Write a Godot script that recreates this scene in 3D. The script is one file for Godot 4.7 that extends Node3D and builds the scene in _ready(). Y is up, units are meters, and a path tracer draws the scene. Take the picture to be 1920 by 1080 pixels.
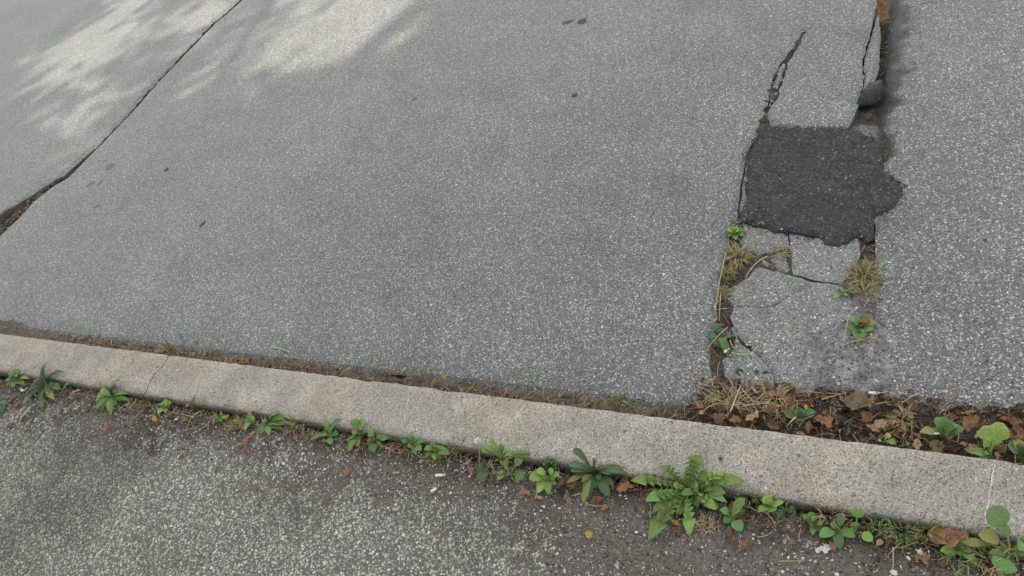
extends Node3D
# A kerb between a footpath and a broken asphalt road. y is up, x runs along the kerb, -z goes out over the road; road surface near y = 0.
const TOP := 0.06        # top of the kerb
const PAV := 0.028       # footpath surface
const ZF := -0.8859       # far edge of the kerb
const ZN := -0.7297       # near edge of the kerb
const UPD := Vector3.UP
var rng := RandomNumberGenerator.new()
var n1 := FastNoiseLite.new()
var n2 := FastNoiseLite.new()
var M := {}
var used := {}

# ---------------------------------------------------------------- naming
func numbered(called: String, parent: Node) -> String:
	var k := str(parent.get_instance_id()) + "/" + called
	var n: int = used.get(k, 0)
	used[k] = n + 1
	return called if n == 0 else "%s_%03d" % [called, n]

func put(called: String, mesh: Mesh, mat: Material, parent: Node = null) -> MeshInstance3D:
	if parent == null: parent = self
	var o := MeshInstance3D.new()
	o.mesh = mesh
	if mat: o.material_override = mat
	o.name = numbered(called, parent)
	parent.add_child(o, true)
	return o

func base(called: String, at: Vector3) -> Node3D:
	var o := Node3D.new()
	o.name = numbered(called, self)
	add_child(o, true)
	o.position = at
	return o

func tag(o: Node, label: String, category: String, group := "", kind := "") -> void:
	if label: o.set_meta("label", label)
	if category: o.set_meta("category", category)
	if group: o.set_meta("group", group)
	if kind: o.set_meta("kind", kind)

# ---------------------------------------------------------------- textures
func stamp_set(n: int, rmin: float, rmax: float, cols: Array, jit: float, flat := 0.6) -> Array:
	var out := []
	for i in n:
		var r := rng.randf_range(rmin, rmax)
		var s := int(ceil(r)) * 2 + 4
		var a := Image.create(s, s, false, Image.FORMAT_RGBA8)
		var h := Image.create(s, s, false, Image.FORMAT_RGBA8)
		var planes := []
		var turn := rng.randf() * TAU
		var squash := rng.randf_range(flat, 1.0)
		for k in 6:
			var an := TAU * k / 6.0 + rng.randf_range(-0.35, 0.35)
			var d := Vector2(cos(an), sin(an))
			planes.append([d.rotated(turn), r * rng.randf_range(0.75, 1.0) * lerpf(squash, 1.0, absf(d.x))])
		var c: Color = cols[rng.randi() % cols.size()]
		var l := 1.0 + rng.randf_range(-jit, jit)
		for y in s:
			for x in s:
				var p := Vector2(x - s * 0.5 + 0.5, y - s * 0.5 + 0.5)
				var d := -99.0
				for q in planes: d = maxf(d, p.dot(q[0]) - q[1])
				var al := clampf(0.5 - d, 0, 1)
				if al <= 0: continue
				var g := l * (1.0 + rng.randf_range(-0.07, 0.07))
				a.set_pixel(x, y, Color(c.r * g, c.g * g, c.b * g, al))
				var v := 0.5 + 0.5 * sqrt(clampf(-d / r + 0.15, 0, 1))
				h.set_pixel(x, y, Color(v, v, v, al))
		out.append([a, h, s])
	return out

func scatter(alb: Image, hgt: Image, set_: Array, count: int) -> void:
	var w := alb.get_width()
	for i in count:
		var t = set_[rng.randi() % set_.size()]
		var s: int = t[2]
		var x := rng.randi() % w
		var y := rng.randi() % w
		var r := Rect2i(0, 0, s, s)
		for ox in ([0, -w] if x + s > w else [0]):
			for oy in ([0, -w] if y + s > w else [0]):
				alb.blend_rect(t[0], r, Vector2i(x + ox, y + oy))
				hgt.blend_rect(t[1], r, Vector2i(x + ox, y + oy))

func ground(base_c: Color, layers: Array, bump: float, w := 2048, base_h := 0.35) -> Array:
	var alb := Image.create(w, w, false, Image.FORMAT_RGBA8)
	var hgt := Image.create(w, w, false, Image.FORMAT_RGBA8)
	alb.fill(base_c)
	hgt.fill(Color(base_h, base_h, base_h))
	for l in layers: scatter(alb, hgt, l[0], l[1])
	hgt.bump_map_to_normal_map(bump)
	return [ImageTexture.create_from_image(alb), ImageTexture.create_from_image(hgt)]

func surf(t: Array, rough: float, spec := 0.5, nscale := 1.0) -> StandardMaterial3D:
	var m := StandardMaterial3D.new()
	m.albedo_texture = t[0]
	m.roughness = rough
	m.metallic_specular = spec
	m.vertex_color_use_as_albedo = true
	if t[1]:
		m.normal_enabled = true
		m.normal_texture = t[1]
		m.normal_scale = nscale
	return m

func plain(c: Color, rough := 0.8, vc := true) -> StandardMaterial3D:
	var m := StandardMaterial3D.new()
	m.albedo_color = c
	m.roughness = rough
	m.vertex_color_use_as_albedo = vc
	return m

func c8(r: int, g: int, b: int) -> Color: return Color8(r, g, b)

func leaf_texture(green: bool) -> Array:
	# a pale midrib with side veins, or the blotched brown of a dead leaf; v runs from base to tip
	var w := 64
	var hh := 128
	var a := Image.create(w, hh, false, Image.FORMAT_RGBA8)
	var b := Image.create(w, hh, false, Image.FORMAT_RGBA8)
	for y in hh:
		for x in w:
			var u := absf((x + 0.5) / w - 0.5) * 2.0
			var v := (y + 0.5) / hh
			var rib := clampf(1.0 - u / 0.07, 0, 1)
			var ph := fposmod((v * 1.0 - u * 0.16) * 7.0, 1.0)
			var vein := clampf(1.0 - absf(ph - 0.5) / 0.10, 0, 1) * 0.6
			var arcs := clampf(1.0 - absf(u - 0.42 * sin(PI * clampf(v, 0, 1))) / 0.05, 0, 1) * 0.5
			var n := n1.get_noise_2d(x * 9.0 + 500, y * 9.0) * 0.5
			var k := 0.86 + n * 0.22
			var col := Color(k, k, k)
			if green:
				col = col.lerp(Color(1.0, 1.0, 0.86), maxf(rib * 0.75, maxf(vein, arcs) * 0.34))
			else:
				var blot := clampf(n1.get_noise_2d(x * 22.0, y * 22.0 + 900) * 2.0, 0, 1)
				col = col.lerp(Color(0.5, 0.45, 0.42), blot * 0.6).lerp(Color(0.72, 0.68, 0.6), rib * 0.6)
				col = col.lerp(Color(0.6, 0.55, 0.5), vein * 0.3)
			a.set_pixel(x, y, col)
			var e := 0.6 - rib * 0.3 - maxf(vein * 0.6, arcs if green else 0.0) * 0.34 + n * 0.15
			b.set_pixel(x, y, Color(e, e, e))
	b.bump_map_to_normal_map(5.0)
	return [ImageTexture.create_from_image(a), ImageTexture.create_from_image(b)]

# ---------------------------------------------------------------- ground shapes
func fbm(p: Vector2, f: float, seed_shift := 0.0) -> float:
	return n1.get_noise_2d(p.x * f + seed_shift, p.y * f - seed_shift * 1.7)

func crumble(pts: Array, step: float, amp: float, seed_shift: float, closed := true) -> PackedVector2Array:
	# an outline broken into short uneven steps
	var out := PackedVector2Array()
	var n := pts.size()
	for i in (n if closed else n - 1):
		var a: Vector2 = pts[i]
		var b: Vector2 = pts[(i + 1) % n]
		var far := (absf(a.x) > 7 or absf(b.x) > 7 or a.y < -7 or b.y < -7)
		var k := 1 if far else maxi(1, int(a.distance_to(b) / step))
		var nrm := (b - a).orthogonal().normalized()
		for j in k:
			var p := a.lerp(b, float(j) / k)
			var s := p * 1000.0
			var d := n2.get_noise_2d(s.x * 0.35 + seed_shift, s.y * 0.35) * 0.9 + n2.get_noise_2d(s.x * 1.3, s.y * 1.3 + seed_shift) * 0.8
			out.append(p if far else p + nrm * amp * d)
	if not closed: out.append(pts[n - 1])
	return out

var _st: SurfaceTool
var _poly: PackedVector2Array
var _o: Dictionary

func seg_near(p: Vector2, segs: PackedInt32Array) -> float:
	var best := 9.0
	for i in segs:
		var q := Geometry2D.get_closest_point_to_segment(p, _poly[i], _poly[(i + 1) % _poly.size()])
		best = minf(best, p.distance_squared_to(q))
	return sqrt(best)

func top_h(p: Vector2, segs: PackedInt32Array) -> float:
	var h: float = _o.y.call(p)
	if segs.size() > 0 and _o.drop > 0:
		var t := clampf(seg_near(p, segs) / float(_o.dropw), 0, 1)
		h -= float(_o.drop) * (1.0 - t) * (1.0 - t)
	return h

func emit_v(p: Vector2, segs: PackedInt32Array) -> void:
	_st.set_color(_o.col.call(p))
	_st.set_uv(p / float(_o.tile))
	_st.add_vertex(Vector3(p.x, top_h(p, segs), p.y))

func cell(x: float, z: float, s: float, above: PackedInt32Array) -> void:
	var m: float = _o.dropw
	var segs := PackedInt32Array()
	var hit := false
	var n := _poly.size()
	for i in above:
		var a := _poly[i]
		var b := _poly[(i + 1) % n]
		if maxf(a.x, b.x) < x - m or minf(a.x, b.x) > x + s + m or maxf(a.y, b.y) < z - m or minf(a.y, b.y) > z + s + m: continue
		segs.append(i)
		if not (maxf(a.x, b.x) < x or minf(a.x, b.x) > x + s or maxf(a.y, b.y) < z or minf(a.y, b.y) > z + s): hit = true
	var seen := x > -6.0 and x < 1.4 and z > -5.0
	if segs.is_empty() and not Geometry2D.is_point_in_polygon(Vector2(x + s * 0.5, z + s * 0.5), _poly): return
	var most: float = (float(_o.maxc) if seen else 0.7) if segs.is_empty() else (float(_o.minc) if seen else 0.17)
	if s > most:
		var h := s * 0.5
		cell(x, z, h, segs); cell(x + h, z, h, segs); cell(x, z + h, h, segs); cell(x + h, z + h, h, segs)
		return
	var rect := PackedVector2Array([Vector2(x, z), Vector2(x + s, z), Vector2(x + s, z + s), Vector2(x, z + s)])
	if not hit:
		if not Geometry2D.is_point_in_polygon(Vector2(x + s * 0.5, z + s * 0.5), _poly): return
		for k in [0, 1, 2, 0, 2, 3]: emit_v(rect[k], segs)
		return
	for piece in Geometry2D.intersect_polygons(rect, _poly):
		var tri := Geometry2D.triangulate_polygon(piece)
		if tri.is_empty():
			for k in range(1, piece.size() - 1): tri.append_array([0, k, k + 1])
		for k in range(0, tri.size(), 3):
			var a := piece[tri[k]]
			var b := piece[tri[k + 1]]
			var c := piece[tri[k + 2]]
			if (b - a).cross(c - a) < 0:
				var t := b
				b = c
				c = t
			emit_v(a, segs); emit_v(b, segs); emit_v(c, segs)

func slab(poly: PackedVector2Array, o: Dictionary) -> ArrayMesh:
	# a sheet of asphalt: uneven top, worn edge, broken sides going down by o.thick
	_poly = poly
	_o = {"drop": 0.004, "dropw": 0.012, "maxc": 0.09, "minc": 0.0225, "tile": 2.0, "thick": 0.05, "wall": Color(0.5, 0.48, 0.46)}
	_o.merge(o, true)
	_st = SurfaceTool.new()
	_st.begin(Mesh.PRIMITIVE_TRIANGLES)
	_st.set_smooth_group(0)
	var lo := poly[0]
	var hi := poly[0]
	for p in poly:
		lo = lo.min(p)
		hi = hi.max(p)
	var all := PackedInt32Array(range(poly.size()))
	var big := 0.72
	if maxf(hi.x - lo.x, hi.y - lo.y) < 0.6: big = 0.09
	var x := floorf(lo.x / big) * big
	while x < hi.x:
		var z := floorf(lo.y / big) * big
		while z < hi.y:
			cell(x, z, big, all)
			z += big
		x += big
	_st.set_smooth_group(1)
	var cw := not Geometry2D.is_polygon_clockwise(poly)
	var run := 0.0
	for i in poly.size():
		var a := poly[i]
		var b := poly[(i + 1) % poly.size()]
		if not cw:
			var t := a
			a = b
			b = t
		var one := PackedInt32Array([i])
		var l := a.distance_to(b)
		var pa := Vector3(a.x, top_h(a, one), a.y)
		var pb := Vector3(b.x, top_h(b, one), b.y)
		var dn := Vector3(0, -float(_o.thick), 0)
		var tl: float = _o.tile
		var q := [[pa, Vector2(run, 0)], [pb, Vector2(run + l, 0)], [pb + dn, Vector2(run + l, 0.05)], [pa + dn, Vector2(run, 0.05)]]
		for k in [0, 2, 1, 0, 3, 2]:
			_st.set_color(_o.wall)
			_st.set_uv(q[k][1] / tl)
			_st.add_vertex(q[k][0])
		run += l
	_st.generate_normals()
	_st.generate_tangents()
	return _st.commit()

func field(x0: float, x1: float, z0: float, z1: float, s: float, hf: Callable, cf: Callable, tile: float, keep: Callable) -> ArrayMesh:
	# loose ground as a grid of heights
	var st := SurfaceTool.new()
	st.begin(Mesh.PRIMITIVE_TRIANGLES)
	var nx := int((x1 - x0) / s)
	var nz := int((z1 - z0) / s)
	var id := {}
	var n := 0
	var pts := []
	for j in nz + 1:
		for i in nx + 1:
			var p := Vector2(x0 + i * s, z0 + j * s)
			pts.append(p)
			if keep.call(p):
				id[j * (nx + 1) + i] = n
				n += 1
				st.set_color(cf.call(p))
				st.set_uv(p / tile)
				st.add_vertex(Vector3(p.x, hf.call(p), p.y))
	for j in nz:
		for i in nx:
			var a := j * (nx + 1) + i
			var b := a + nx + 1
			if id.has(a) and id.has(a + 1) and id.has(b) and id.has(b + 1):
				for k in [a, a + 1, b + 1, a, b + 1, b]: st.add_index(id[k])
	st.generate_normals()
	st.generate_tangents()
	return st.commit()

# ---------------------------------------------------------------- plants, leaves, small things
func outline(kind: String) -> Array:
	# [place along the blade, half width] from base to tip, one side
	match kind:
		"oval": return [[0, 0.05], [0.06, 0.32], [0.16, 0.68], [0.3, 0.93], [0.45, 1.0], [0.6, 0.95], [0.75, 0.77], [0.88, 0.48], [0.96, 0.2], [1, 0.0]]
		"round": return [[0, 0.1], [0.06, 0.45], [0.16, 0.8], [0.3, 0.98], [0.45, 1.0], [0.6, 0.92], [0.75, 0.72], [0.88, 0.42], [0.95, 0.2], [1, 0.0]]
		"lance": return [[0, 0.16], [0.15, 0.26], [0.3, 0.45], [0.45, 0.7], [0.6, 0.93], [0.72, 1.0], [0.84, 0.82], [0.93, 0.48], [1, 0.0]]
		"toothed": return [[0, 0.08], [0.10, 0.12], [0.09, 0.34], [0.19, 0.16], [0.16, 0.5], [0.3, 0.2], [0.27, 0.68], [0.42, 0.24], [0.39, 0.85], [0.55, 0.32], [0.52, 1.0], [0.68, 0.42], [0.66, 1.05], [0.8, 0.75], [0.9, 0.45], [1, 0.0]]
		"heart": return [[0, 0.35], [0.1, 0.7], [0.3, 0.95], [0.5, 1.0], [0.8, 0.8], [0.95, 0.42], [0.97, 0.15], [0.93, 0.0]]
	return [[0, 0.5], [0.5, 0.9], [1, 0.0]]

func tube(st: SurfaceTool, pts: Array, r0: float, r1: float, sides := 5, col := Color.WHITE) -> void:
	var rings := []
	for i in pts.size():
		var p: Vector3 = pts[i]
		var d: Vector3 = (pts[mini(i + 1, pts.size() - 1)] - pts[maxi(i - 1, 0)]).normalized()
		var u := d.cross(UPD if absf(d.y) < 0.9 else Vector3.RIGHT).normalized()
		var v := d.cross(u)
		var r := lerpf(r0, r1, float(i) / (pts.size() - 1))
		var ring := []
		for k in sides: ring.append(p + (u * cos(TAU * k / sides) + v * sin(TAU * k / sides)) * r)
		rings.append(ring)
	for i in pts.size() - 1:
		for k in sides:
			var k2 := (k + 1) % sides
			for q in [[i, k], [i + 1, k], [i + 1, k2], [i, k], [i + 1, k2], [i, k2]]:
				st.set_color(col)
				st.set_uv(Vector2(0.5, 0.5))
				st.add_vertex(rings[q[0]][q[1]])

func blade(tip: Vector3, w: float, kind: String, col: Color, stalk: float, cup: float, roll: float) -> ArrayMesh:
	# one leaf from the plant's base (origin) to tip: a stalk, then the blade along an arch
	var st := SurfaceTool.new()
	st.begin(Mesh.PRIMITIVE_TRIANGLES)
	var l := tip.length()
	var ctrl := Vector3(tip.x * 0.42, maxf(tip.y * 0.9, 0.0) + l * 0.30, tip.z * 0.42)
	var at := func(s: float) -> Vector3: return ctrl * 2 * s * (1 - s) + tip * s * s
	if stalk > 0.02:
		var pp := []
		for k in 4: pp.append(at.call(stalk * k / 3.0 * 1.03))
		tube(st, pp, 0.0012 + w * 0.02, 0.0008 + w * 0.02, 5, col.lerp(Color(0.30, 0.36, 0.16), 0.5))
	st.set_smooth_group(0)
	var prof := outline(kind)
	var wave := rng.randf() * TAU
	var rows := []
	for e in prof:
		var s := lerpf(stalk, 1.0, e[0])
		var c: Vector3 = at.call(s)
		var tan: Vector3 = (at.call(minf(s + 0.03, 1.02)) - at.call(s - 0.03)).normalized()
		var side := tan.cross(UPD).normalized().rotated(tan, roll)
		var up := side.cross(tan).normalized()
		var row := []
		for k in [-1.0, -0.55, 0.0, 0.55, 1.0]:
			var hw: float = w * 0.5 * e[1]
			var lift := (absf(k) ** 1.6) * cup * w * 0.5 * float(e[1]) + sin(float(e[0]) * 9.0 + wave + k) * w * 0.035 * absf(k)
			row.append([c + side * k * hw + up * lift, Vector2(0.5 + 0.5 * k, e[0])])
		rows.append(row)
	for i in rows.size() - 1:
		for k in 4:
			var a = rows[i][k]
			var b = rows[i][k + 1]
			var c = rows[i + 1][k + 1]
			var d = rows[i + 1][k]
			for q in [a, c, b, a, d, c]:
				st.set_color(col)
				st.set_uv(q[1])
				st.add_vertex(q[0])
	st.generate_normals()
	st.generate_tangents()
	return st.commit()

func plant(called: String, label: String, group: String, at: Vector3, kind: String, col: Color, stalk: float, leaves: Array) -> Node3D:
	var o := base(called, at)
	tag(o, label, "weed", group)
	for e in leaves:
		var tip: Vector3 = e[0]
		var g := rng.randf_range(0.66, 1.3)
		var c := Color(col.r * g * rng.randf_range(0.85, 1.15), col.g * g, col.b * g * rng.randf_range(0.85, 1.15))
		if rng.randf() < 0.10: c = c.lerp(Color(0.36, 0.32, 0.09), rng.randf_range(0.25, 0.7))
		c.r *= 1.1
		put("leaf", blade(tip - at, float(e[1]) * rng.randf_range(0.86, 1.1), e[2] if e.size() > 2 else kind, c, stalk * rng.randf_range(0.85, 1.15), rng.randf_range(0.05, 0.38), rng.randf_range(-0.3, 0.3)), M.leaf, o)
	# smaller inner and under leaves that fill the clump
	for e in leaves:
		if rng.randf() > 0.75: continue
		var d: Vector3 = (e[0] - at) * rng.randf_range(0.4, 0.72)
		d = d.rotated(UPD, rng.randf_range(0.25, 0.7) * (1.0 if rng.randf() < 0.5 else -1.0))
		d.y = maxf(d.y * rng.randf_range(0.5, 1.0), 0.003)
		var g := rng.randf_range(0.5, 1.1)
		put("leaf", blade(d, float(e[1]) * rng.randf_range(0.45, 0.75), e[2] if e.size() > 2 else kind, Color(col.r * g * 1.1, col.g * g, col.b * g), stalk, rng.randf_range(0.05, 0.4), rng.randf_range(-0.5, 0.5)), M.leaf, o)
	return o

func dead_mesh(seed_: int, shape: int) -> ArrayMesh:
	# a dry leaf 1 long along x: curled lengthwise, edges crumpled
	var r := RandomNumberGenerator.new()
	r.seed = seed_
	var st := SurfaceTool.new()
	st.begin(Mesh.PRIMITIVE_TRIANGLES)
	st.set_smooth_group(0)
	var nx := 14
	var ny := 8
	var wid: float = [0.24, 0.36, 0.3, 0.45][shape % 4] * r.randf_range(0.85, 1.15)
	var curl := r.randf_range(1.5, 3.4)
	var bend := r.randf_range(-0.5, 0.9)
	var twist := r.randf_range(-0.9, 0.9)
	var grid := []
	for i in nx + 1:
		var t := float(i) / nx
		var hw := wid * pow(sin(PI * clampf(t * 0.97 + 0.015, 0, 1)), 0.85) * (1.0 + 0.22 * n2.get_noise_2d(t * 30.0 + seed_ * 77.0, 3.0))
		if shape % 4 == 3: hw *= 0.75 + 0.45 * absf(sin(t * 8.5))
		var row := []
		for j in ny + 1:
			var u := (float(j) / ny - 0.5) * 2.0
			var a := u * curl * 0.5
			var rad := hw / maxf(curl * 0.5, 0.2)
			var p := Vector3(t - 0.5, rad * (1.0 - cos(a)), rad * sin(a))
			p.y += bend * (t - 0.5) * (t - 0.5) * 0.6 + n2.get_noise_2d(p.x * 62.0 + seed_ * 31.0, p.z * 62.0) * 0.17
			p.z += n2.get_noise_2d(p.x * 45.0, seed_ * 19.0) * 0.16
			p = Vector3(p.x, 0, 0) + (p - Vector3(p.x, 0, 0)).rotated(Vector3.RIGHT, twist * (t - 0.5))
			row.append(p)
		grid.append(row)
	var low := 9.0
	for row in grid:
		for p in row: low = minf(low, p.y)
	for i in nx:
		for j in ny:
			for q in [[i, j], [i + 1, j + 1], [i + 1, j], [i, j], [i, j + 1], [i + 1, j + 1]]:
				var k := 1.0 + 0.25 * n2.get_noise_2d(q[0] * 40.0 + seed_ * 9.0, q[1] * 40.0)
				st.set_color(Color(k, k, k))
				st.set_uv(Vector2(float(q[1]) / ny, float(q[0]) / nx))
				st.add_vertex(grid[q[0]][q[1]] - Vector3(0, low, 0))
	st.generate_normals()
	st.generate_tangents()
	if true:
		var st2 := SurfaceTool.new()
		st2.begin(Mesh.PRIMITIVE_TRIANGLES)
		st2.append_from(st.commit(), 0, Transform3D.IDENTITY)
		var s3 := SurfaceTool.new()
		s3.begin(Mesh.PRIMITIVE_TRIANGLES)
		tube(s3, [Vector3(-0.47, -low, 0), Vector3(-0.56, 0.05 - low, 0.03), Vector3(-0.66, 0.03 - low, 0.09)], 0.018, 0.012, 4, Color(0.8, 0.7, 0.6))
		s3.generate_normals()
		s3.generate_tangents()
		st2.append_from(s3.commit(), 0, Transform3D.IDENTITY)
		return st2.commit()
	return st.commit()

var dead := []
func dead_leaf(label: String, at: Vector3, size: float, shade: int, turn: float, group := "", tilt := 0.0) -> MeshInstance3D:
	var o := put("dead_leaf", dead[rng.randi() % dead.size()], M.dead[shade])
	o.position = at
	o.basis = Basis(UPD, turn) * Basis(Vector3(1, 0, 0.4).normalized(), tilt) * Basis.from_scale(Vector3(size, size, size) * 0.85)
	tag(o, label, "dead leaf", group)
	return o

func stone_mesh(seed_: int, flat := 0.6) -> ArrayMesh:
	var r := RandomNumberGenerator.new()
	r.seed = seed_
	var pts := []
	for i in 6:
		for j in 3:
			var lat := (j - 1) * 0.8
			var an := TAU * (i + 0.5 * j) / 6.0 + r.randf_range(-0.3, 0.3)
			var k := r.randf_range(0.4, 0.55)
			pts.append(Vector3(cos(an) * cos(lat), sin(lat) * flat, sin(an) * cos(lat)) * k)
	var st := SurfaceTool.new()
	st.begin(Mesh.PRIMITIVE_TRIANGLES)
	st.set_smooth_group(0 if flat > 0.65 else -1)
	var tri := func(a: Vector3, b: Vector3, c: Vector3) -> void:
		if (b - a).cross(c - a).dot(a + b + c) > 0:
			var t := b
			b = c
			c = t
		for p in [a, b, c]:
			st.set_color(Color.WHITE)
			st.set_uv(Vector2(p.x, p.z))
			st.add_vertex(p)
	var top := Vector3(0, 0.48 * flat, 0)
	for i in 6:
		var i2 := (i + 1) % 6
		for j in 2:
			tri.call(pts[i * 3 + j], pts[i2 * 3 + j], pts[i * 3 + j + 1])
			tri.call(pts[i2 * 3 + j], pts[i2 * 3 + j + 1], pts[i * 3 + j + 1])
		tri.call(pts[i * 3 + 2], pts[i2 * 3 + 2], top)
		tri.call(pts[i * 3], pts[i2 * 3], -top)
	st.generate_normals()
	return st.commit()

func copies(called: String, label: String, mesh: Mesh, mat: Material, list: Array, parent: Node = null) -> MultiMeshInstance3D:
	var mm := MultiMesh.new()
	mm.transform_format = MultiMesh.TRANSFORM_3D
	mm.use_colors = true
	mm.mesh = mesh
	mm.instance_count = list.size()
	for i in list.size():
		mm.set_instance_transform(i, list[i][0])
		mm.set_instance_color(i, list[i][1])
	var o := MultiMeshInstance3D.new()
	o.multimesh = mm
	o.material_override = mat
	if parent == null: parent = self
	o.name = numbered(called, parent)
	parent.add_child(o, true)
	o.set_meta("kind", "stuff")
	if label: o.set_meta("label", label)
	return o

func any_turn() -> Basis:
	return Basis.from_euler(Vector3(rng.randf() * TAU, rng.randf() * TAU, rng.randf() * TAU))

func pebble(called: String, label: String, at: Vector3, size: Vector3, c: Color, group := "") -> void:
	var o := put(called, stone_mesh(rng.randi() % 900, 0.85), plain(c.linear_to_srgb(), 0.75))
	o.position = at + Vector3(0, size.y * 0.3, 0)
	o.basis = Basis(UPD, rng.randf() * TAU) * Basis.from_scale(size)
	tag(o, label, "pebble", group)

func stalk(called: String, label: String, pts: Array, r: float, c: Color, group := "") -> void:
	var at: Vector3 = pts[0]
	var q := []
	for p in pts: q.append(p - at)
	var fine := []
	if q.size() == 2: q.insert(1, (q[0] + q[1]) * 0.5 + Vector3(rng.randf_range(-1, 1), 0.4, rng.randf_range(-1, 1)) * q[1].length() * 0.05)
	for k in 9:
		var s := k / 8.0
		fine.append(q[0] * (1 - s) * (1 - s) + (q[1] * 2 - (q[0] + q[2]) * 0.5) * 2 * s * (1 - s) + q[2] * s * s)
	var st := SurfaceTool.new()
	st.begin(Mesh.PRIMITIVE_TRIANGLES)
	tube(st, fine, r, r * 0.6, 5, c)
	st.generate_normals()
	var o := put(called, st.commit(), M.straw)
	o.position = at
	tag(o, label, "dry stalk", group)

func tuft(called: String, label: String, at: Vector3, rad: float, high: float, n: int, green: float, cat := "grass tuft") -> void:
	var st := SurfaceTool.new()
	st.begin(Mesh.PRIMITIVE_TRIANGLES)
	for i in n:
		var a := rng.randf() * TAU
		var rr := sqrt(rng.randf()) * rad
		var p := Vector3(cos(a), 0, sin(a)) * rr * 0.6
		var lean := Vector3(cos(a), 0, sin(a)).rotated(UPD, rng.randf_range(-1.2, 1.2)) * rng.randf_range(0.3, 1.1) * rad
		var h := high * rng.randf_range(0.35, 1.0)
		var tip := p + lean + Vector3(0, h, 0)
		var mid := p + lean * 0.3 + Vector3(0, h * 0.8, 0)
		var w := rng.randf_range(0.0007, 0.0016)
		var c := Color(0.10, 0.16, 0.045) if rng.randf() < green else Color(0.34, 0.25, 0.12)
		c = c * rng.randf_range(0.6, 1.3)
		c.a = 1
		var side := lean.cross(UPD).normalized() * w
		var pr := [p - side, p + side, mid + side * 0.8, mid - side * 0.8, tip]
		for k in [0, 1, 2, 0, 2, 3, 3, 2, 4]:
			st.set_color(c)
			st.set_uv(Vector2(0.5, 0.5))
			st.add_vertex(pr[k])
	st.generate_normals()
	var o := put(called, st.commit(), M.straw)
	o.position = at
	tag(o, label, cat)

func line_at(pts: Array, x: float) -> float:
	if x <= pts[0].x: return pts[0].y
	for i in pts.size() - 1:
		if x <= pts[i + 1].x: return lerpf(pts[i].y, pts[i + 1].y, (x - pts[i].x) / (pts[i + 1].x - pts[i].x))
	return pts[-1].y

func blob(p: Vector2, c: Vector2, r: float) -> float:
	return clampf(1.0 - p.distance_to(c) / r, 0, 1)

# ---------------------------------------------------------------- heights of the loose ground
var SOILZ := [Vector2(-2.6324, -0.5548), Vector2(-2.2414, -0.5933), Vector2(-1.8820, -0.6141), Vector2(-1.5571, -0.6231), Vector2(-1.2502, -0.5990), Vector2(-0.9307, -0.6308), Vector2(-0.7367, -0.6311), Vector2(-0.6101, -0.5822), Vector2(-0.5069, -0.5354), Vector2(-0.4358, -0.4929), Vector2(-0.3444, -0.4385)]
func soil_h(p: Vector2) -> float:
	# the dirt between kerb and footpath: thick at the kerb, running out in an uneven line
	var zb := line_at(SOILZ, p.x)
	var t := (zb - p.y) / 0.16
	var h := clampf(t, -1.0, 0.8) * 0.0042 + fbm(p, 700.0) * 0.0034 + fbm(p, 2600.0, 40.0) * 0.0028 + fbm(p, 9000.0, 7.0) * 0.0012
	var k := clampf((p.y - ZN) / 0.05, 0, 1)
	return PAV + h - (1.0 - k) * (1.0 - k) * 0.010

func gutter_h(p: Vector2) -> float:
	# dirt and litter swept against the far side of the kerb, heaped up at the right
	var heap := clampf((p.x + 0.36) / 0.12, 0, 1)
	var wide := lerpf(0.062 + fbm(p, 300.0) * 0.03, lerpf(0.125, 0.165, clampf((p.x + 0.15) / 0.2, 0, 1)) + fbm(Vector2(p.x, 0), 700.0) * 0.03, heap)
	if p.x < -2.9: wide += 0.03
	var t := (ZF - p.y) / wide
	return lerpf(lerpf(0.012, 0.028, heap), -0.0015, clampf(t, 0, 1)) - clampf(t - 1.0, 0, 1) * 0.022 + fbm(p, 1400.0, 11.0) * 0.005 + fbm(p, 6200.0, 3.0) * 0.002

func bed_h(p: Vector2) -> float:
	# dirt in the bottom of the broken strip
	var h := -0.0105 + fbm(p, 1500.0, 23.0) * 0.004 + fbm(p, 4200.0, 5.0) * 0.003
	var sand := clampf(blob(p, Vector2(0.0282, -1.1786), 0.16) * 1.5 + fbm(p, 1700.0, 14.0) * 0.5, 0, 1) * clampf(blob(p, Vector2(0.0146, -1.1690), 0.3) * 3.0, 0, 1)
	sand = maxf(sand, clampf(blob(p, Vector2(0.0264, -1.3790), 0.07) * 2.0, 0, 1) * 0.7)
	h += 0.0125 * sand + 0.006 * clampf(blob(p, Vector2(0.0182, -1.0601), 0.12) * 1.6, 0, 1)
	h += 0.010 * clampf(blob(p, Vector2(0.0081, -2.0792), 0.08) * 2.0, 0, 1)
	if p.y < -1.66 and p.y > -2.02: h -= 0.006
	if p.y < -2.02 and p.x < -0.14: h += 0.003
	if p.y < -2.02: h -= 0.032 * clampf((-2.02 - p.y) / 0.08, 0, 1) * clampf((p.x + 0.1) / 0.06, 0, 1)
	return minf(h, 0.004)

func near_h(p: Vector2) -> float: return maxf(soil_h(p), PAV)
func far_h(p: Vector2) -> float: return maxf(gutter_h(p), 0.0) if p.y > -1.12 else 0.0

func und(p: Vector2) -> float: return fbm(p, 70.0, 61.0) * 0.004 + fbm(p, 260.0, 17.0) * 0.0015

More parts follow.
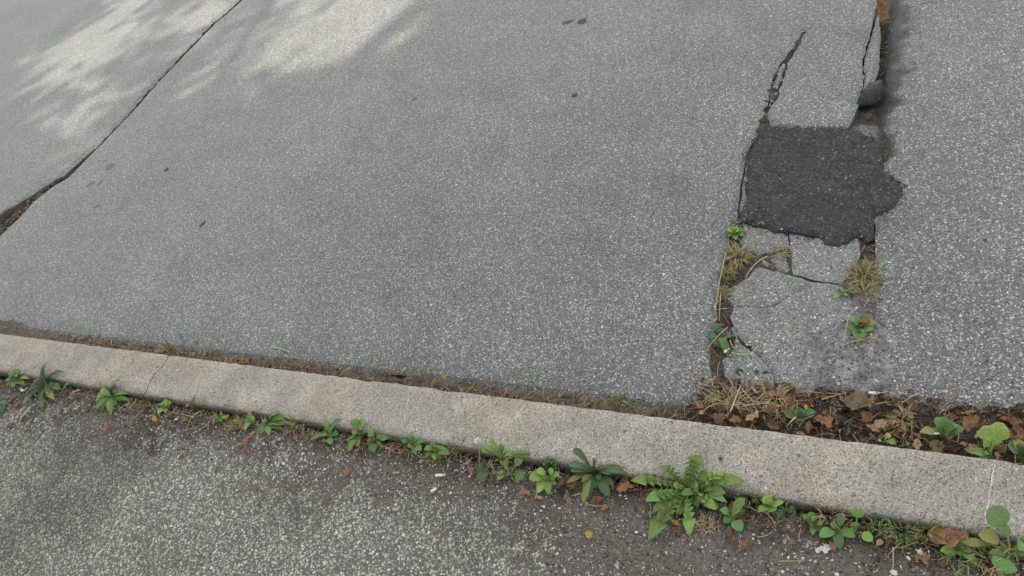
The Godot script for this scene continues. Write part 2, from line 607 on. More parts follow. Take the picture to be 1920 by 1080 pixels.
func road_tone(p: Vector2) -> Color:
	# wear of the surface: paler dust by the gutter, darker wheel track, patches of finer and coarser mix
	var k := 0.82 + fbm(p, 90.0, 3.0) * 0.09 + fbm(p, 420.0, 9.0) * 0.12 + fbm(p, 1700.0, 29.0) * 0.07
	k *= 1.0 + 0.16 * clampf(1.0 - absf(p.y + 1.12) / 0.22, 0, 1) * clampf(0.6 + fbm(p, 200.0, 50.0), 0, 1)
	k *= 1.0 + 0.10 * clampf((p.x - 0.1) / 0.2, 0, 1)
	for s in STAINS:
		var d := p - Vector2(s[0].x, s[0].y)
		d = Vector2(d.x, d.y * 1.0)
		k *= 1.0 - float(s[2]) * clampf((1.0 - d.length() / float(s[1])) * 2.0, 0, 1) * clampf(0.75 + n2.get_noise_2d(p.x * 130.0, p.y * 130.0), 0, 1)
	var dirt := clampf(1.0 - (-p.y - 0.93) / (0.08 + 0.05 * fbm(p, 600.0, 2.0)), 0, 1)
	return Color(k, k * 0.995, k * 0.982).lerp(Color(0.55, 0.50, 0.43), dirt * 0.75)

var STAINS := [[Vector2(-2.2029, -1.7923), 0.05, 0.3], [Vector2(-0.5656, -1.7924), 0.045, 0.45], [Vector2(-0.5937, -1.5930), 0.03, 0.3], [Vector2(-2.1364, -1.8258), 0.08, 0.12], [Vector2(-1.4207, -1.5184), 0.35, 0.12], [Vector2(0.2853, -1.7124), 0.03, 0.3]]

func _ready() -> void:
	rng.seed = 20240817
	n1.seed = 5
	n1.noise_type = FastNoiseLite.TYPE_SIMPLEX
	n1.fractal_type = FastNoiseLite.FRACTAL_FBM
	n1.fractal_octaves = 3
	n2.seed = 11
	n2.frequency = 0.05
	n2.fractal_octaves = 3
	_view()
	_materials()
	_setting()
	_trench()
	_kerb()
	_loose_ground()
	_trees()
	_plants()
	_litter()
	_small_things()

func _view() -> void:
	var cam := Camera3D.new()
	cam.name = "camera"
	cam.transform = Transform3D(Basis(Vector3(0.902014, -0.287505, -0.322042), Vector3(-0.047356, 0.675579, -0.735766), Vector3(0.429101, 0.678922, 0.595767)), Vector3(0, 1.5, 0))
	cam.fov = 44.14
	cam.near = 0.05
	cam.far = 900.0
	add_child(cam)
	cam.current = true
	var env := Environment.new()
	env.background_mode = Environment.BG_SKY
	var sky := ProceduralSkyMaterial.new()
	sky.sky_top_color = Color(0.745, 0.757, 0.772)
	sky.sky_horizon_color = Color(0.93, 0.93, 0.91)
	sky.sky_curve = 0.18
	sky.ground_bottom_color = Color(0.3, 0.29, 0.27)
	sky.ground_horizon_color = Color(0.6, 0.62, 0.62)
	sky.sky_energy_multiplier = 1.27
	env.sky = Sky.new()
	env.sky.sky_material = sky
	env.tonemap_mode = Environment.TONE_MAPPER_LINEAR
	env.tonemap_exposure = 1.58
	env.sdfgi_enabled = true
	env.ssao_enabled = true
	env.ssil_enabled = true
	var we := WorldEnvironment.new()
	we.name = "world_environment"
	we.environment = env
	add_child(we)
	var sun := DirectionalLight3D.new()
	sun.name = "sun"
	sun.light_color = Color(1.0, 0.97, 0.91)
	sun.light_energy = 1.6
	sun.light_angular_distance = 0.5
	sun.shadow_enabled = true
	add_child(sun)
	sun.look_at_from_position(SUN * 10.0, Vector3.ZERO)

const SUN := Vector3(-0.12, 0.80, 0.588)

func _materials() -> void:
	var grey := [c8(154, 153, 146), c8(182, 180, 168), c8(204, 201, 186), c8(122, 122, 119), c8(140, 140, 137), c8(214, 209, 190), c8(164, 164, 160), c8(196, 192, 176)]
	var dark := [c8(62, 63, 63), c8(76, 77, 77), c8(90, 91, 90), c8(50, 51, 52)]
	var grains := stamp_set(60, 0.7, 1.5, [c8(110, 110, 107), c8(86, 87, 86), c8(130, 130, 126), c8(150, 149, 142), c8(66, 67, 67), c8(172, 170, 160)], 0.1)
	var small := stamp_set(160, 1.1, 2.5, grey + dark + [c8(110, 112, 114)], 0.1, 0.5)
	var bigger := stamp_set(60, 2.0, 3.3, grey, 0.1, 0.5)
	M.road = surf(ground(c8(92, 94, 96), [[grains, 300000], [small, 130000], [grains, 200000], [stamp_set(60, 1.2, 2.6, [c8(198, 196, 184), c8(212, 209, 197), c8(184, 182, 172)], 0.08, 0.5), 21000], [stamp_set(60, 1.2, 2.8, [c8(50, 50, 50), c8(62, 62, 61), c8(42, 42, 43)], 0.1, 0.5), 30000], [bigger, 6000], [stamp_set(20, 3.0, 4.6, grey, 0.1), 300]], 2.2), 0.52, 0.55)
	M.slab = surf(ground(c8(112, 113, 113), [[grains, 260000], [small, 20000], [stamp_set(40, 1.0, 2.2, [c8(150, 150, 147), c8(136, 137, 136), c8(120, 120, 119)], 0.08), 40000], [bigger, 2600]], 1.6, 1024), 0.75, 0.4)
	var tar := [c8(50, 51, 52), c8(58, 59, 60), c8(68, 69, 70), c8(80, 81, 82), c8(40, 41, 42)]
	M.patch = surf(ground(c8(52, 53, 54), [[stamp_set(60, 1.0, 2.4, tar, 0.12), 90000], [stamp_set(60, 2.2, 4.6, tar, 0.16, 0.5), 22000], [stamp_set(30, 1.0, 2.4, [c8(130, 130, 127), c8(160, 159, 152), c8(96, 97, 98)], 0.1), 2600]], 9.0, 1024), 0.7, 0.45)
	var cream := [c8(202, 199, 184), c8(190, 187, 174), c8(214, 211, 199), c8(172, 170, 160), c8(154, 152, 145), c8(196, 194, 187), c8(136, 134, 128), c8(218, 212, 194)]
	M.pave = surf(ground(c8(102, 100, 95), [[stamp_set(60, 0.8, 1.8, [c8(104, 103, 98), c8(84, 83, 79), c8(112, 109, 100), c8(134, 130, 118)], 0.1), 260000], [stamp_set(90, 1.2, 2.4, cream + [c8(104, 102, 95), c8(88, 86, 80), c8(122, 119, 110)], 0.1, 0.45), 110000], [stamp_set(100, 2.1, 3.9, cream, 0.1, 0.42), 40000]], 4.2), 0.8, 0.35)
	M.kerb = surf(ground(c8(170, 163, 152), [[stamp_set(90, 0.9, 2.4, [c8(200, 190, 172), c8(170, 163, 152), c8(146, 140, 131), c8(212, 203, 186), c8(186, 174, 156), c8(122, 117, 110), c8(158, 151, 140), c8(134, 127, 118)], 0.1), 330000], [stamp_set(60, 1.0, 2.2, [c8(88, 85, 81), c8(110, 106, 101), c8(70, 68, 66), c8(222, 216, 204)], 0.1), 30000], [stamp_set(40, 2.5, 6.0, [c8(142, 142, 140), c8(126, 128, 130), c8(172, 166, 155), c8(112, 112, 110)], 0.08), 900]], 2.6), 0.85, 0.3)
	var earth := [c8(108, 102, 95), c8(124, 117, 109), c8(90, 85, 79), c8(138, 131, 123), c8(76, 72, 68), c8(114, 109, 103)]
	M.soil = surf(ground(c8(106, 100, 94), [[stamp_set(80, 0.7, 1.8, earth, 0.1), 120000], [stamp_set(50, 1.6, 3.6, earth + [c8(60, 58, 56)], 0.1), 8000], [stamp_set(30, 1.0, 2.6, [c8(190, 186, 176), c8(160, 156, 148)], 0.1), 1100]], 4.5, 1024), 0.95, 0.2)
	M.bed = surf([M.soil.albedo_texture, M.soil.normal_texture], 0.95, 0.2)
	M.bed.albedo_color = Color(1.5, 1.5, 1.53)
	var gl := leaf_texture(true)
	M.leaf = surf(gl, 0.55, 0.45, 0.8)
	M.leaf.backlight_enabled = true
	M.leaf.backlight = Color(0.45, 0.5, 0.2)
	var dl := leaf_texture(false)
	M.dead = []
	for c in [c8(184, 140, 106), c8(146, 112, 88), c8(208, 176, 142), c8(112, 90, 74), c8(226, 188, 98), c8(80, 66, 54), c8(146, 132, 102)]:
		var m := surf(dl, 0.75, 0.3)
		m.albedo_color = c
		m.backlight_enabled = true
		m.backlight = Color(0.16, 0.13, 0.09)
		M.dead.append(m)
	M.straw = plain(Color.WHITE, 0.8)
	M.grit = plain(Color.WHITE, 0.85)
	M.bark = surf([M.soil.albedo_texture, M.soil.normal_texture], 0.95)
	for i in 16: dead.append(dead_mesh(i + 1, i))

func _setting() -> void:
	# bare earth under everything, out to the horizon
	var pm := PlaneMesh.new()
	pm.size = Vector2(700, 700)
	var earth := put("ground", pm, plain(c8(96, 92, 78), 0.95, false))
	earth.position.y = -0.12
	tag(earth, "bare earth beneath road and footpath", "", "", "structure")
	var road := base("road", Vector3.ZERO)
	tag(road, "worn grey asphalt road with a broken trench strip", "", "", "structure")
	var mid := [Vector2(-0.2042, -2.7028), Vector2(-0.2430, -2.5728), Vector2(-0.2732, -2.4938), Vector2(-0.2889, -2.3700), Vector2(-0.2877, -2.2504), Vector2(-0.2957, -2.1753), Vector2(-0.3050, -2.1330), Vector2(-0.3040, -2.0610), Vector2(-0.3243, -1.9871), Vector2(-0.3246, -1.8927), Vector2(-0.3229, -1.7872), Vector2(-0.3198, -1.6875), Vector2(-0.3085, -1.6350), Vector2(-0.3269, -1.5882), Vector2(-0.3256, -1.5339), Vector2(-0.3273, -1.4385), Vector2(-0.3243, -1.3168), Vector2(-0.3188, -1.2039), Vector2(-0.3184, -1.1293), Vector2(-0.3061, -1.0662), Vector2(-0.2844, -1.0073), Vector2(-0.3177, -0.9588), Vector2(-0.4611, -0.9494), Vector2(-0.7535, -0.9493), Vector2(-1.0935, -0.9563), Vector2(-1.4844, -0.9529), Vector2(-1.9470, -0.9530), Vector2(-2.3479, -0.9486), Vector2(-2.7145, -0.9475), Vector2(-3.0398, -0.9629), Vector2(-3.93, -1.0), Vector2(-3.8358, -1.2700), Vector2(-3.8531, -1.4888), Vector2(-3.8550, -1.5990), Vector2(-3.8827, -1.7428), Vector2(-3.8611, -1.8538), Vector2(-3.8130, -1.9407), Vector2(-3.8390, -2.1346), Vector2(-3.8432, -2.2408), Vector2(-3.8810, -2.5624), Vector2(-3.9362, -2.8267), Vector2(-3.9693, -3.0665), Vector2(-4.0288, -3.5769), Vector2(-4.0220, -3.8320), Vector2(-4.16, -9.0), Vector2(0.12, -9.0), Vector2(0.0436, -2.9077), Vector2(0.0351, -2.7562), Vector2(0.0214, -2.6372), Vector2(0.0082, -2.5310), Vector2(0.0020, -2.4420), Vector2(0.0071, -2.3679), Vector2(0.0042, -2.2913), Vector2(-0.0036, -2.2241), Vector2(-0.0081, -2.1645), Vector2(-0.0188, -2.1101), Vector2(-0.0300, -2.0767), Vector2(-0.0765, -2.0720), Vector2(-0.1410, -2.0889), Vector2(-0.2226, -2.0869), Vector2(-0.2546, -2.1074), Vector2(-0.2820, -2.1431), Vector2(-0.2836, -2.1928), Vector2(-0.2618, -2.2733), Vector2(-0.2531, -2.3718), Vector2(-0.2452, -2.4892), Vector2(-0.2250, -2.5807)]
	var lip := {"y": und, "col": road_tone, "drop": 0.006, "dropw": 0.02}
	put("asphalt_sheet", slab(crumble(mid, 0.022, 0.006, 3.0), lip), M.road, road)
	var lft := [Vector2(-4.0, -1.0), Vector2(-4.0777, -1.4483), Vector2(-4.0376, -1.6343), Vector2(-4.0000, -1.7096), Vector2(-3.9533, -1.7947), Vector2(-3.9206, -1.8859), Vector2(-3.8663, -1.9603), Vector2(-3.8690, -2.1457), Vector2(-3.8688, -2.2523), Vector2(-3.9080, -2.5760), Vector2(-3.9647, -2.8422), Vector2(-3.9990, -3.0837), Vector2(-4.0610, -3.5982), Vector2(-4.0551, -3.8554), Vector2(-4.20, -9.0), Vector2(-34, -9.0), Vector2(-34, -1.0)]
	var left_h := func(p: Vector2) -> float: return und(p) + 0.008 * clampf(1.0 - absf(p.y + 1.5) / 0.7, 0, 1) * clampf(1.0 - (-p.x - 3.8) / 1.2, 0, 1)
	put("asphalt_sheet", slab(crumble(lft, 0.03, 0.02, 8.0), {"y": left_h, "col": road_tone, "drop": 0.008, "dropw": 0.03, "minc": 0.045}), M.road, road)
	var rgt := [Vector2(0.16, -9.0), Vector2(0.0835, -2.9139), Vector2(0.0772, -2.7698), Vector2(0.0680, -2.6130), Vector2(0.0614, -2.4391), Vector2(0.0551, -2.2972), Vector2(0.0491, -2.1616), Vector2(0.0495, -2.0341), Vector2(0.0641, -1.9271), Vector2(0.0627, -1.8029), Vector2(0.0538, -1.6646), Vector2(0.0548, -1.5994), Vector2(0.0561, -1.5165), Vector2(0.0601, -1.4187), Vector2(0.0612, -1.3446), Vector2(0.0599, -1.2739), Vector2(0.0598, -1.2065), Vector2(0.0522, -1.1256), Vector2(0.0468, -1.0639), Vector2(0.0628, -1.0192), Vector2(0.1259, -1.0085), Vector2(0.2257, -1.0015), Vector2(0.3386, -1.0004), Vector2(1.0, -1.0), Vector2(22, -1.0), Vector2(22, -9)]
	var crack := [Vector2(0.128, -9.0), Vector2(0.0835, -2.9139), Vector2(0.0772, -2.7698), Vector2(0.0680, -2.6130), Vector2(0.0614, -2.4391), Vector2(0.0551, -2.2972), Vector2(0.0491, -2.1616), Vector2(0.0495, -2.0341), Vector2(0.0641, -1.9271)]
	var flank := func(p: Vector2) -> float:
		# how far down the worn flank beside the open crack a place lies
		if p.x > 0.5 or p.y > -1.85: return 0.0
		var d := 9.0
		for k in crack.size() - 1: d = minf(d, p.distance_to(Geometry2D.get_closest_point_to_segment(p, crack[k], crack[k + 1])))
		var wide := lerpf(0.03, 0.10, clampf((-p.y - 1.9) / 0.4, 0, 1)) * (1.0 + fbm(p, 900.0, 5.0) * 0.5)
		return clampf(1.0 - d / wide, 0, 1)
	var right_h := func(p: Vector2) -> float:
		var f: float = flank.call(p)
		return und(p) + 0.012 * clampf((-p.y - 1.9) / 0.3, 0, 1) - 0.055 * f * sqrt(f) + fbm(p, 5200.0, 70.0) * 0.006 * f
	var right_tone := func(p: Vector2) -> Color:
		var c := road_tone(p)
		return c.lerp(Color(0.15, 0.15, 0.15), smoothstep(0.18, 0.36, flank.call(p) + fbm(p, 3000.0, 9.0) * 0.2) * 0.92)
	put("asphalt_sheet", slab(crumble(rgt, 0.022, 0.006, 14.0), {"y": right_h, "col": right_tone, "drop": 0.005, "dropw": 0.09, "wall": Color(0.28, 0.27, 0.26)}), M.road, road)
	var chips := []
	for i in 8000:
		var p := Vector2(rng.randf_range(-2.9, 0.46), rng.randf_range(-2.3, -0.97))
		if p.x > -0.335 and p.x < 0.085: continue
		if rng.randf() > clampf(0.35 + p.x * 0.16 + fbm(p, 260.0, 4.0), 0.03, 0.8) + (0.35 if p.x > 0.08 and p.y > -1.5 else 0.0): continue
		var s := rng.randf_range(0.0026, 0.0056) * (1.15 if p.x > 0.08 else 1.0)
		var k := rng.randf_range(0.16, 0.42) if rng.randf() < 0.75 else rng.randf_range(0.04, 0.1)
		chips.append([Transform3D(any_turn() * Basis.from_scale(Vector3(s, s * 0.5, s * rng.randf_range(0.6, 1.0))), Vector3(p.x, und(p) + 0.0001, p.y)), Color(k, k * 0.985, k * 0.9)])
	for i in 260:
		var p := Vector2(rng.randf_range(-6.5, 0.45), rng.randf_range(-4.6, -1.0))
		if p.x > -0.36 and p.x < 0.2: continue
		var s := rng.randf_range(0.005, 0.016) * rng.randf_range(0.5, 1.0)
		var k := rng.randf_range(0.03, 0.07)
		chips.append([Transform3D(Basis(UPD, rng.randf() * TAU) * Basis.from_scale(Vector3(s, 0.003, s * rng.randf_range(0.4, 0.9))), Vector3(p.x, und(p) + 0.0003, p.y)), Color(k, k, k)])
	copies("exposed_stones", "", stone_mesh(4), M.grit, chips, road)
	# footpath
	var pave := base("footpath", Vector3.ZERO)
	tag(pave, "worn asphalt footpath of pale exposed stones", "", "", "structure")
	var pc := func(p: Vector2) -> Color:
		var k := 1.0 + fbm(p, 380.0, 31.0) * 0.2 + fbm(p, 1100.0, 6.0) * 0.12
		k *= 1.0 - 0.24 * clampf(blob(p, Vector2(-2.1175, -0.4771), 0.42) * 1.6, 0, 1) - 0.16 * clampf(blob(p, Vector2(-1.1976, -0.5135), 0.12) * 2.0, 0, 1) - 0.12 * clampf(blob(p, Vector2(-2.1569, -0.2417), 0.15) * 2.0, 0, 1)
		k *= 1.0 + 0.14 * blob(p, Vector2(-1.6728, -0.5031), 0.25) + 0.16 * blob(p, Vector2(-1.2991, -0.3495), 0.22) + 0.1 * blob(p, Vector2(-1.2076, -0.5878), 0.2)
		var t := clampf((p.y - line_at(SOILZ, p.x)) / 0.16, 0, 1)
		k *= lerpf(0.8, 1.0, t)
		return Color(k, k * 0.99, k * 0.965)
	var ph := func(p: Vector2) -> float: return PAV + fbm(p, 120.0, 90.0) * 0.002
	var pp := PackedVector2Array([Vector2(-9, ZN + 0.02), Vector2(3, ZN + 0.02), Vector2(3, 2.2), Vector2(-9, 2.2)])
	put("asphalt_sheet", slab(pp, {"y": ph, "col": pc, "drop": 0.0, "dropw": 0.005, "minc": 0.0225, "maxc": 0.045}), M.pave, pave)
	var list := []
	for i in 26000:
		var p := Vector2(rng.randf_range(-2.75, 0.1), rng.randf_range(-0.68, -0.10))
		var zb := line_at(SOILZ, p.x)
		if p.y < zb - 0.02 or rng.randf() > clampf((p.y - zb + 0.03) / 0.12, 0.1, 1.0): continue
		var s := rng.randf_range(0.0032, 0.0075)
		var k: float = rng.randf_range(0.19, 0.42) * pc.call(p).r
		list.append([Transform3D(any_turn() * Basis.from_scale(Vector3(s, s * 0.55, s * rng.randf_range(0.6, 1.0))), Vector3(p.x, PAV + 0.0002, p.y)), Color(k, k * 0.97, k * 0.82)])
	copies("exposed_stones", "", stone_mesh(3), M.grit, list, pave)

func bits(fine: float, cols: Array, n: int, where: Callable, smin: float, smax: float) -> Array:
	var list := []
	for i in n:
		var p: Vector3 = where.call()
		if p.y < -1: continue
		var s := rng.randf_range(smin, smax)
		s = lerpf(s, smin, rng.randf() * fine)
		var c: Color = cols[rng.randi() % cols.size()] * rng.randf_range(0.75, 1.2)
		c.a = 1
		list.append([Transform3D(any_turn() * Basis.from_scale(Vector3(s, s * 0.7, s * rng.randf_range(0.6, 1.0))), p), c])
	return list

func _trench() -> void:
	var strip := base("trench_strip", Vector3.ZERO)
	tag(strip, "sunken strip of old cracked asphalt across the road", "", "", "structure")
	var bedc := func(p: Vector2) -> Color:
		var k := 0.20 + fbm(p, 900.0, 3.0) * 0.12
		k *= lerpf(1.0, 0.55, clampf((-p.y - 2.12) / 0.1, 0, 1))
		var sand := clampf(blob(p, Vector2(0.0141, -1.1853), 0.24) * 2.0 + blob(p, Vector2(0.0038, -2.0711), 0.08) * 2.0 + fbm(p, 1200.0, 37.0) * 0.4, 0, 1)
		var c := Color(k, k * 0.93, k * 0.84).lerp(Color(0.70, 0.78, 0.86) * (1.0 + fbm(p, 1500.0, 71.0) * 0.5), sand * 0.85)
		return c.lerp(Color(0.6, 0.42, 0.25), clampf(blob(p, Vector2(0.0602, -2.8909), 0.14) * 2.0, 0, 1))
	var bed := put("dirt_bed", field(-0.42, 0.22, -3.4, -0.93, 0.011, bed_h, bedc, 1.3, func(_p): return true), M.bed, strip)
	bed.set_meta("kind", "structure")
	var tone := func(p: Vector2) -> Color:
		var k := 1.0 + fbm(p, 900.0, 21.0) * 0.25
		return Color(k, k * 0.99, k * 0.97)
	var i := 0
	for e in [
		[[Vector2(-0.2954, -1.6277), Vector2(-0.2569, -1.6131), Vector2(-0.2251, -1.6035), Vector2(-0.1846, -1.5876), Vector2(-0.1710, -1.5780), Vector2(-0.1618, -1.5286), Vector2(-0.1947, -1.5129), Vector2(-0.2377, -1.4986), Vector2(-0.2545, -1.5063), Vector2(-0.2932, -1.5453), Vector2(-0.2889, -1.5754)], -0.004, 1.0],
		[[Vector2(-0.1627, -1.5893), Vector2(-0.1295, -1.5848), Vector2(-0.0964, -1.5726), Vector2(-0.1023, -1.5622), Vector2(-0.1468, -1.5392), Vector2(-0.1566, -1.5364)], -0.006, 1.02],
		[[Vector2(-0.1534, -1.5276), Vector2(-0.1424, -1.5356), Vector2(-0.0987, -1.5572), Vector2(-0.0833, -1.5735), Vector2(-0.0419, -1.5524), Vector2(0.0127, -1.5695), Vector2(0.0191, -1.5054), Vector2(0.0014, -1.4397), Vector2(-0.0196, -1.3973), Vector2(-0.0540, -1.4021), Vector2(-0.0860, -1.4083), Vector2(-0.1379, -1.4265), Vector2(-0.1443, -1.4561)], -0.003, 1.12],
		[[Vector2(-0.2333, -1.4931), Vector2(-0.2153, -1.5077), Vector2(-0.1622, -1.5235), Vector2(-0.1520, -1.4317), Vector2(-0.1884, -1.4467), Vector2(-0.2313, -1.4594)], -0.009, 0.96],
		[[Vector2(-0.2336, -1.4494), Vector2(-0.1873, -1.4347), Vector2(-0.1370, -1.4147), Vector2(-0.0971, -1.3984), Vector2(-0.1138, -1.3698), Vector2(-0.1505, -1.3389), Vector2(-0.1814, -1.3114), Vector2(-0.2105, -1.3047), Vector2(-0.2781, -1.3000), Vector2(-0.2965, -1.3262), Vector2(-0.3025, -1.3586), Vector2(-0.2621, -1.3981)], -0.006, 0.98],
		[[Vector2(-0.2772, -1.2933), Vector2(-0.2098, -1.2980), Vector2(-0.1770, -1.3062), Vector2(-0.1440, -1.3360), Vector2(-0.1097, -1.3666), Vector2(-0.0929, -1.3940), Vector2(-0.0536, -1.3941), Vector2(-0.0291, -1.3899), Vector2(-0.0328, -1.3556), Vector2(-0.0167, -1.3267), Vector2(0.0131, -1.3076), Vector2(0.0179, -1.2663), Vector2(0.0166, -1.1958), Vector2(0.0326, -1.1121), Vector2(0.0184, -1.0340), Vector2(-0.1382, -1.0122), Vector2(-0.1581, -1.0983), Vector2(-0.2014, -1.1486), Vector2(-0.2440, -1.1832), Vector2(-0.2628, -1.2195), Vector2(-0.2820, -1.2615)], -0.004, 1.05], [[Vector2(-0.2765, -1.2444), Vector2(-0.2647, -1.2161), Vector2(-0.2467, -1.1798), Vector2(-0.2047, -1.1442), Vector2(-0.1623, -1.0959), Vector2(-0.1420, -1.0117), Vector2(-0.2244, -0.9957), Vector2(-0.2634, -1.0516), Vector2(-0.2816, -1.1134), Vector2(-0.2649, -1.1509)], -0.0065, 0.98]]:
		var y0: float = e[1]
		var lev := func(p: Vector2) -> float: return y0 + und(p) + fbm(p, 1300.0, 33.0) * 0.002 - 0.005 * clampf(blob(p, Vector2(0.0275, -1.1226), 0.2) * 1.3, 0, 1)
		var kk: float = e[2]
		var tn := func(p: Vector2) -> Color: return tone.call(p) * kk
		put("asphalt_fragment", slab(crumble(Array(Geometry2D.offset_polygon(PackedVector2Array(e[0]), 0.0026)[0]), 0.012, 0.0028, 31.0 + i * 7.0), {"y": lev, "col": tn, "drop": 0.0032, "dropw": 0.008, "minc": 0.0113, "maxc": 0.03, "tile": 1.0, "thick": 0.03, "wall": Color(0.45, 0.42, 0.38)}), M.slab, strip)
		i += 1
	# slivers left standing beside the cracks
	for e in [
		[[Vector2(0.0118, -2.5233), Vector2(0.0266, -2.6361), Vector2(0.0389, -2.7397), Vector2(0.0489, -2.7765), Vector2(0.0576, -2.6372), Vector2(0.0559, -2.4946), Vector2(0.0521, -2.4006), Vector2(0.0388, -2.3247), Vector2(0.0200, -2.3019), Vector2(0.0075, -2.2877), Vector2(0.0121, -2.3672), Vector2(0.0053, -2.4415)], -0.004],
		[[Vector2(-0.2705, -2.5042), Vector2(-0.2486, -2.4862), Vector2(-0.2537, -2.3787), Vector2(-0.2653, -2.3297), Vector2(-0.2840, -2.3388), Vector2(-0.2841, -2.3761)], -0.002],
		[[Vector2(-0.2835, -2.3154), Vector2(-0.2652, -2.3097), Vector2(-0.2668, -2.2706), Vector2(-0.2814, -2.2051), Vector2(-0.2903, -2.1904), Vector2(-0.2859, -2.2502)], -0.003],
		[[Vector2(-0.3246, -1.9477), Vector2(-0.3104, -1.9977), Vector2(-0.3001, -2.0257), Vector2(-0.2830, -1.9455), Vector2(-0.2825, -1.8379), Vector2(-0.2885, -1.6730), Vector2(-0.3023, -1.6350), Vector2(-0.3151, -1.6875), Vector2(-0.3197, -1.8000)], -0.003]]:
		var y1: float = e[1]
		var lv := func(p: Vector2) -> float: return y1 + und(p)
		put("asphalt_fragment", slab(crumble(e[0], 0.012, 0.003, 77.0 + i * 5.0), {"y": lv, "col": road_tone, "drop": 0.006, "dropw": 0.012, "minc": 0.0113, "maxc": 0.03, "thick": 0.04, "wall": Color(0.4, 0.38, 0.36)}), M.road, strip)
		i += 1
	# the black repair
	var outline_ := [Vector2(-0.3022, -2.0831), Vector2(-0.2655, -2.0979), Vector2(-0.2059, -2.0856), Vector2(-0.1406, -2.0831), Vector2(-0.0765, -2.0720), Vector2(-0.0296, -2.0654), Vector2(0.0168, -2.0366), Vector2(0.0410, -2.0130), Vector2(0.0584, -1.9796), Vector2(0.0668, -1.9333), Vector2(0.0703, -1.8760), Vector2(0.0720, -1.8414), Vector2(0.0983, -1.8163), Vector2(0.1152, -1.7897), Vector2(0.1238, -1.7638), Vector2(0.1170, -1.7261), Vector2(0.1018, -1.6924), Vector2(0.0724, -1.6647), Vector2(0.0540, -1.6558), Vector2(0.0507, -1.6101), Vector2(0.0490, -1.5624), Vector2(0.0349, -1.5537), Vector2(0.0085, -1.5635), Vector2(-0.0119, -1.5430), Vector2(-0.0398, -1.5276), Vector2(-0.0671, -1.5383), Vector2(-0.0892, -1.5665), Vector2(-0.1244, -1.5744), Vector2(-0.1639, -1.5823), Vector2(-0.2001, -1.5861), Vector2(-0.2387, -1.6057), Vector2(-0.2776, -1.6190), Vector2(-0.3082, -1.6326), Vector2(-0.3105, -1.6634), Vector2(-0.2978, -1.7117), Vector2(-0.3085, -1.7869), Vector2(-0.3115, -1.8520), Vector2(-0.3196, -1.9061), Vector2(-0.3288, -1.9549), Vector2(-0.3094, -1.9749), Vector2(-0.2999, -2.0243)]
	var ph := func(p: Vector2) -> float: return 0.0068 + und(p) + fbm(p, 800.0, 44.0) * 0.003 + fbm(p, 4200.0, 4.0) * 0.0026 - 0.006 * clampf(blob(p, Vector2(-0.1916, -1.9137), 0.2) * 1.5, 0, 1)
	var pcl := func(p: Vector2) -> Color:
		var k := 1.0 + fbm(p, 700.0, 12.0) * 0.25
		return Color(k, k, k)
	var patch := put("asphalt_patch", slab(crumble(outline_, 0.014, 0.008, 5.0), {"y": ph, "col": pcl, "drop": 0.0065, "dropw": 0.012, "minc": 0.0113, "maxc": 0.0113, "thick": 0.02, "tile": 1.0, "wall": Color(0.7, 0.7, 0.7)}), M.patch)
	var crumbs := []
	for ci in 700:
		var q0: int = rng.randi() % outline_.size()
		var e: Vector2 = outline_[q0].lerp(outline_[(q0 + 1) % outline_.size()], rng.randf()) + Vector2(rng.randfn(0, 0.006), rng.randfn(0, 0.006))
		var s := rng.randf_range(0.002, 0.009) * rng.randf_range(0.5, 1.0)
		var k := rng.randf_range(0.03, 0.09)
		crumbs.append([Transform3D(any_turn() * Basis.from_scale(Vector3(s, s * 0.7, s * 0.8)), Vector3(e.x, und(e) + 0.0005 - (0.004 if e.y > -1.62 else 0.0), e.y)), Color(k, k, k)])
	for ci in 2600:
		var e := Vector2(rng.randf_range(-0.34, 0.14), rng.randf_range(-2.12, -1.55))
		if not Geometry2D.is_point_in_polygon(e, PackedVector2Array(outline_)): continue
		var s := rng.randf_range(0.004, 0.012) * rng.randf_range(0.6, 1.0)
		var k := rng.randf_range(0.034, 0.085) if rng.randf() < 0.92 else rng.randf_range(0.15, 0.35)
		crumbs.append([Transform3D(any_turn() * Basis.from_scale(Vector3(s, s * 0.5, s * 0.8)), Vector3(e.x, ph.call(e) - s * 0.08, e.y)), Color(k, k, k)])
	copies("patch_crumbs", "", stone_mesh(6), M.grit, crumbs, patch)
	tag(patch, "black lumpy asphalt repair patch over the broken strip", "asphalt patch")
	# lump of old asphalt in the hole beside the crack
	var lump := SphereMesh.new()
	lump.radius = 0.5
	lump.height = 1.0
	lump.radial_segments = 56
	lump.rings = 30
	var st := SurfaceTool.new()
	st.create_from(lump, 0)
	var arr := st.commit_to_arrays()
	var vs: PackedVector3Array = arr[Mesh.ARRAY_VERTEX]
	var facets := []
	for k in 11: facets.append([Vector3(rng.randfn(0, 1), rng.randfn(0, 1), rng.randfn(0, 1)).normalized(), rng.randf_range(0.24, 0.38)])
	for k in vs.size():
		var v := vs[k]
		for f in facets:
			var over: float = v.dot(f[0]) - float(f[1])
			if over > 0: v -= f[0] * over
		vs[k] = v * 1.2 * (1.0 + 0.22 * n2.get_noise_3d(v.x * 22.0, v.y * 22.0, v.z * 22.0) + 0.14 * n2.get_noise_3d(v.x * 90.0, v.y * 90.0, v.z * 90.0) + 0.07 * n2.get_noise_3d(v.x * 300.0, v.y * 300.0, v.z * 300.0))
	arr[Mesh.ARRAY_VERTEX] = vs
	arr[Mesh.ARRAY_COLOR] = null
	var am := ArrayMesh.new()
	am.add_surface_from_arrays(Mesh.PRIMITIVE_TRIANGLES, arr)
	st = SurfaceTool.new()
	st.create_from(am, 0)
	st.generate_normals()
	st.generate_tangents()
	var lm := surf([M.patch.albedo_texture, M.patch.normal_texture], 0.65)
	lm.uv1_scale = Vector3(0.25, 0.25, 1)
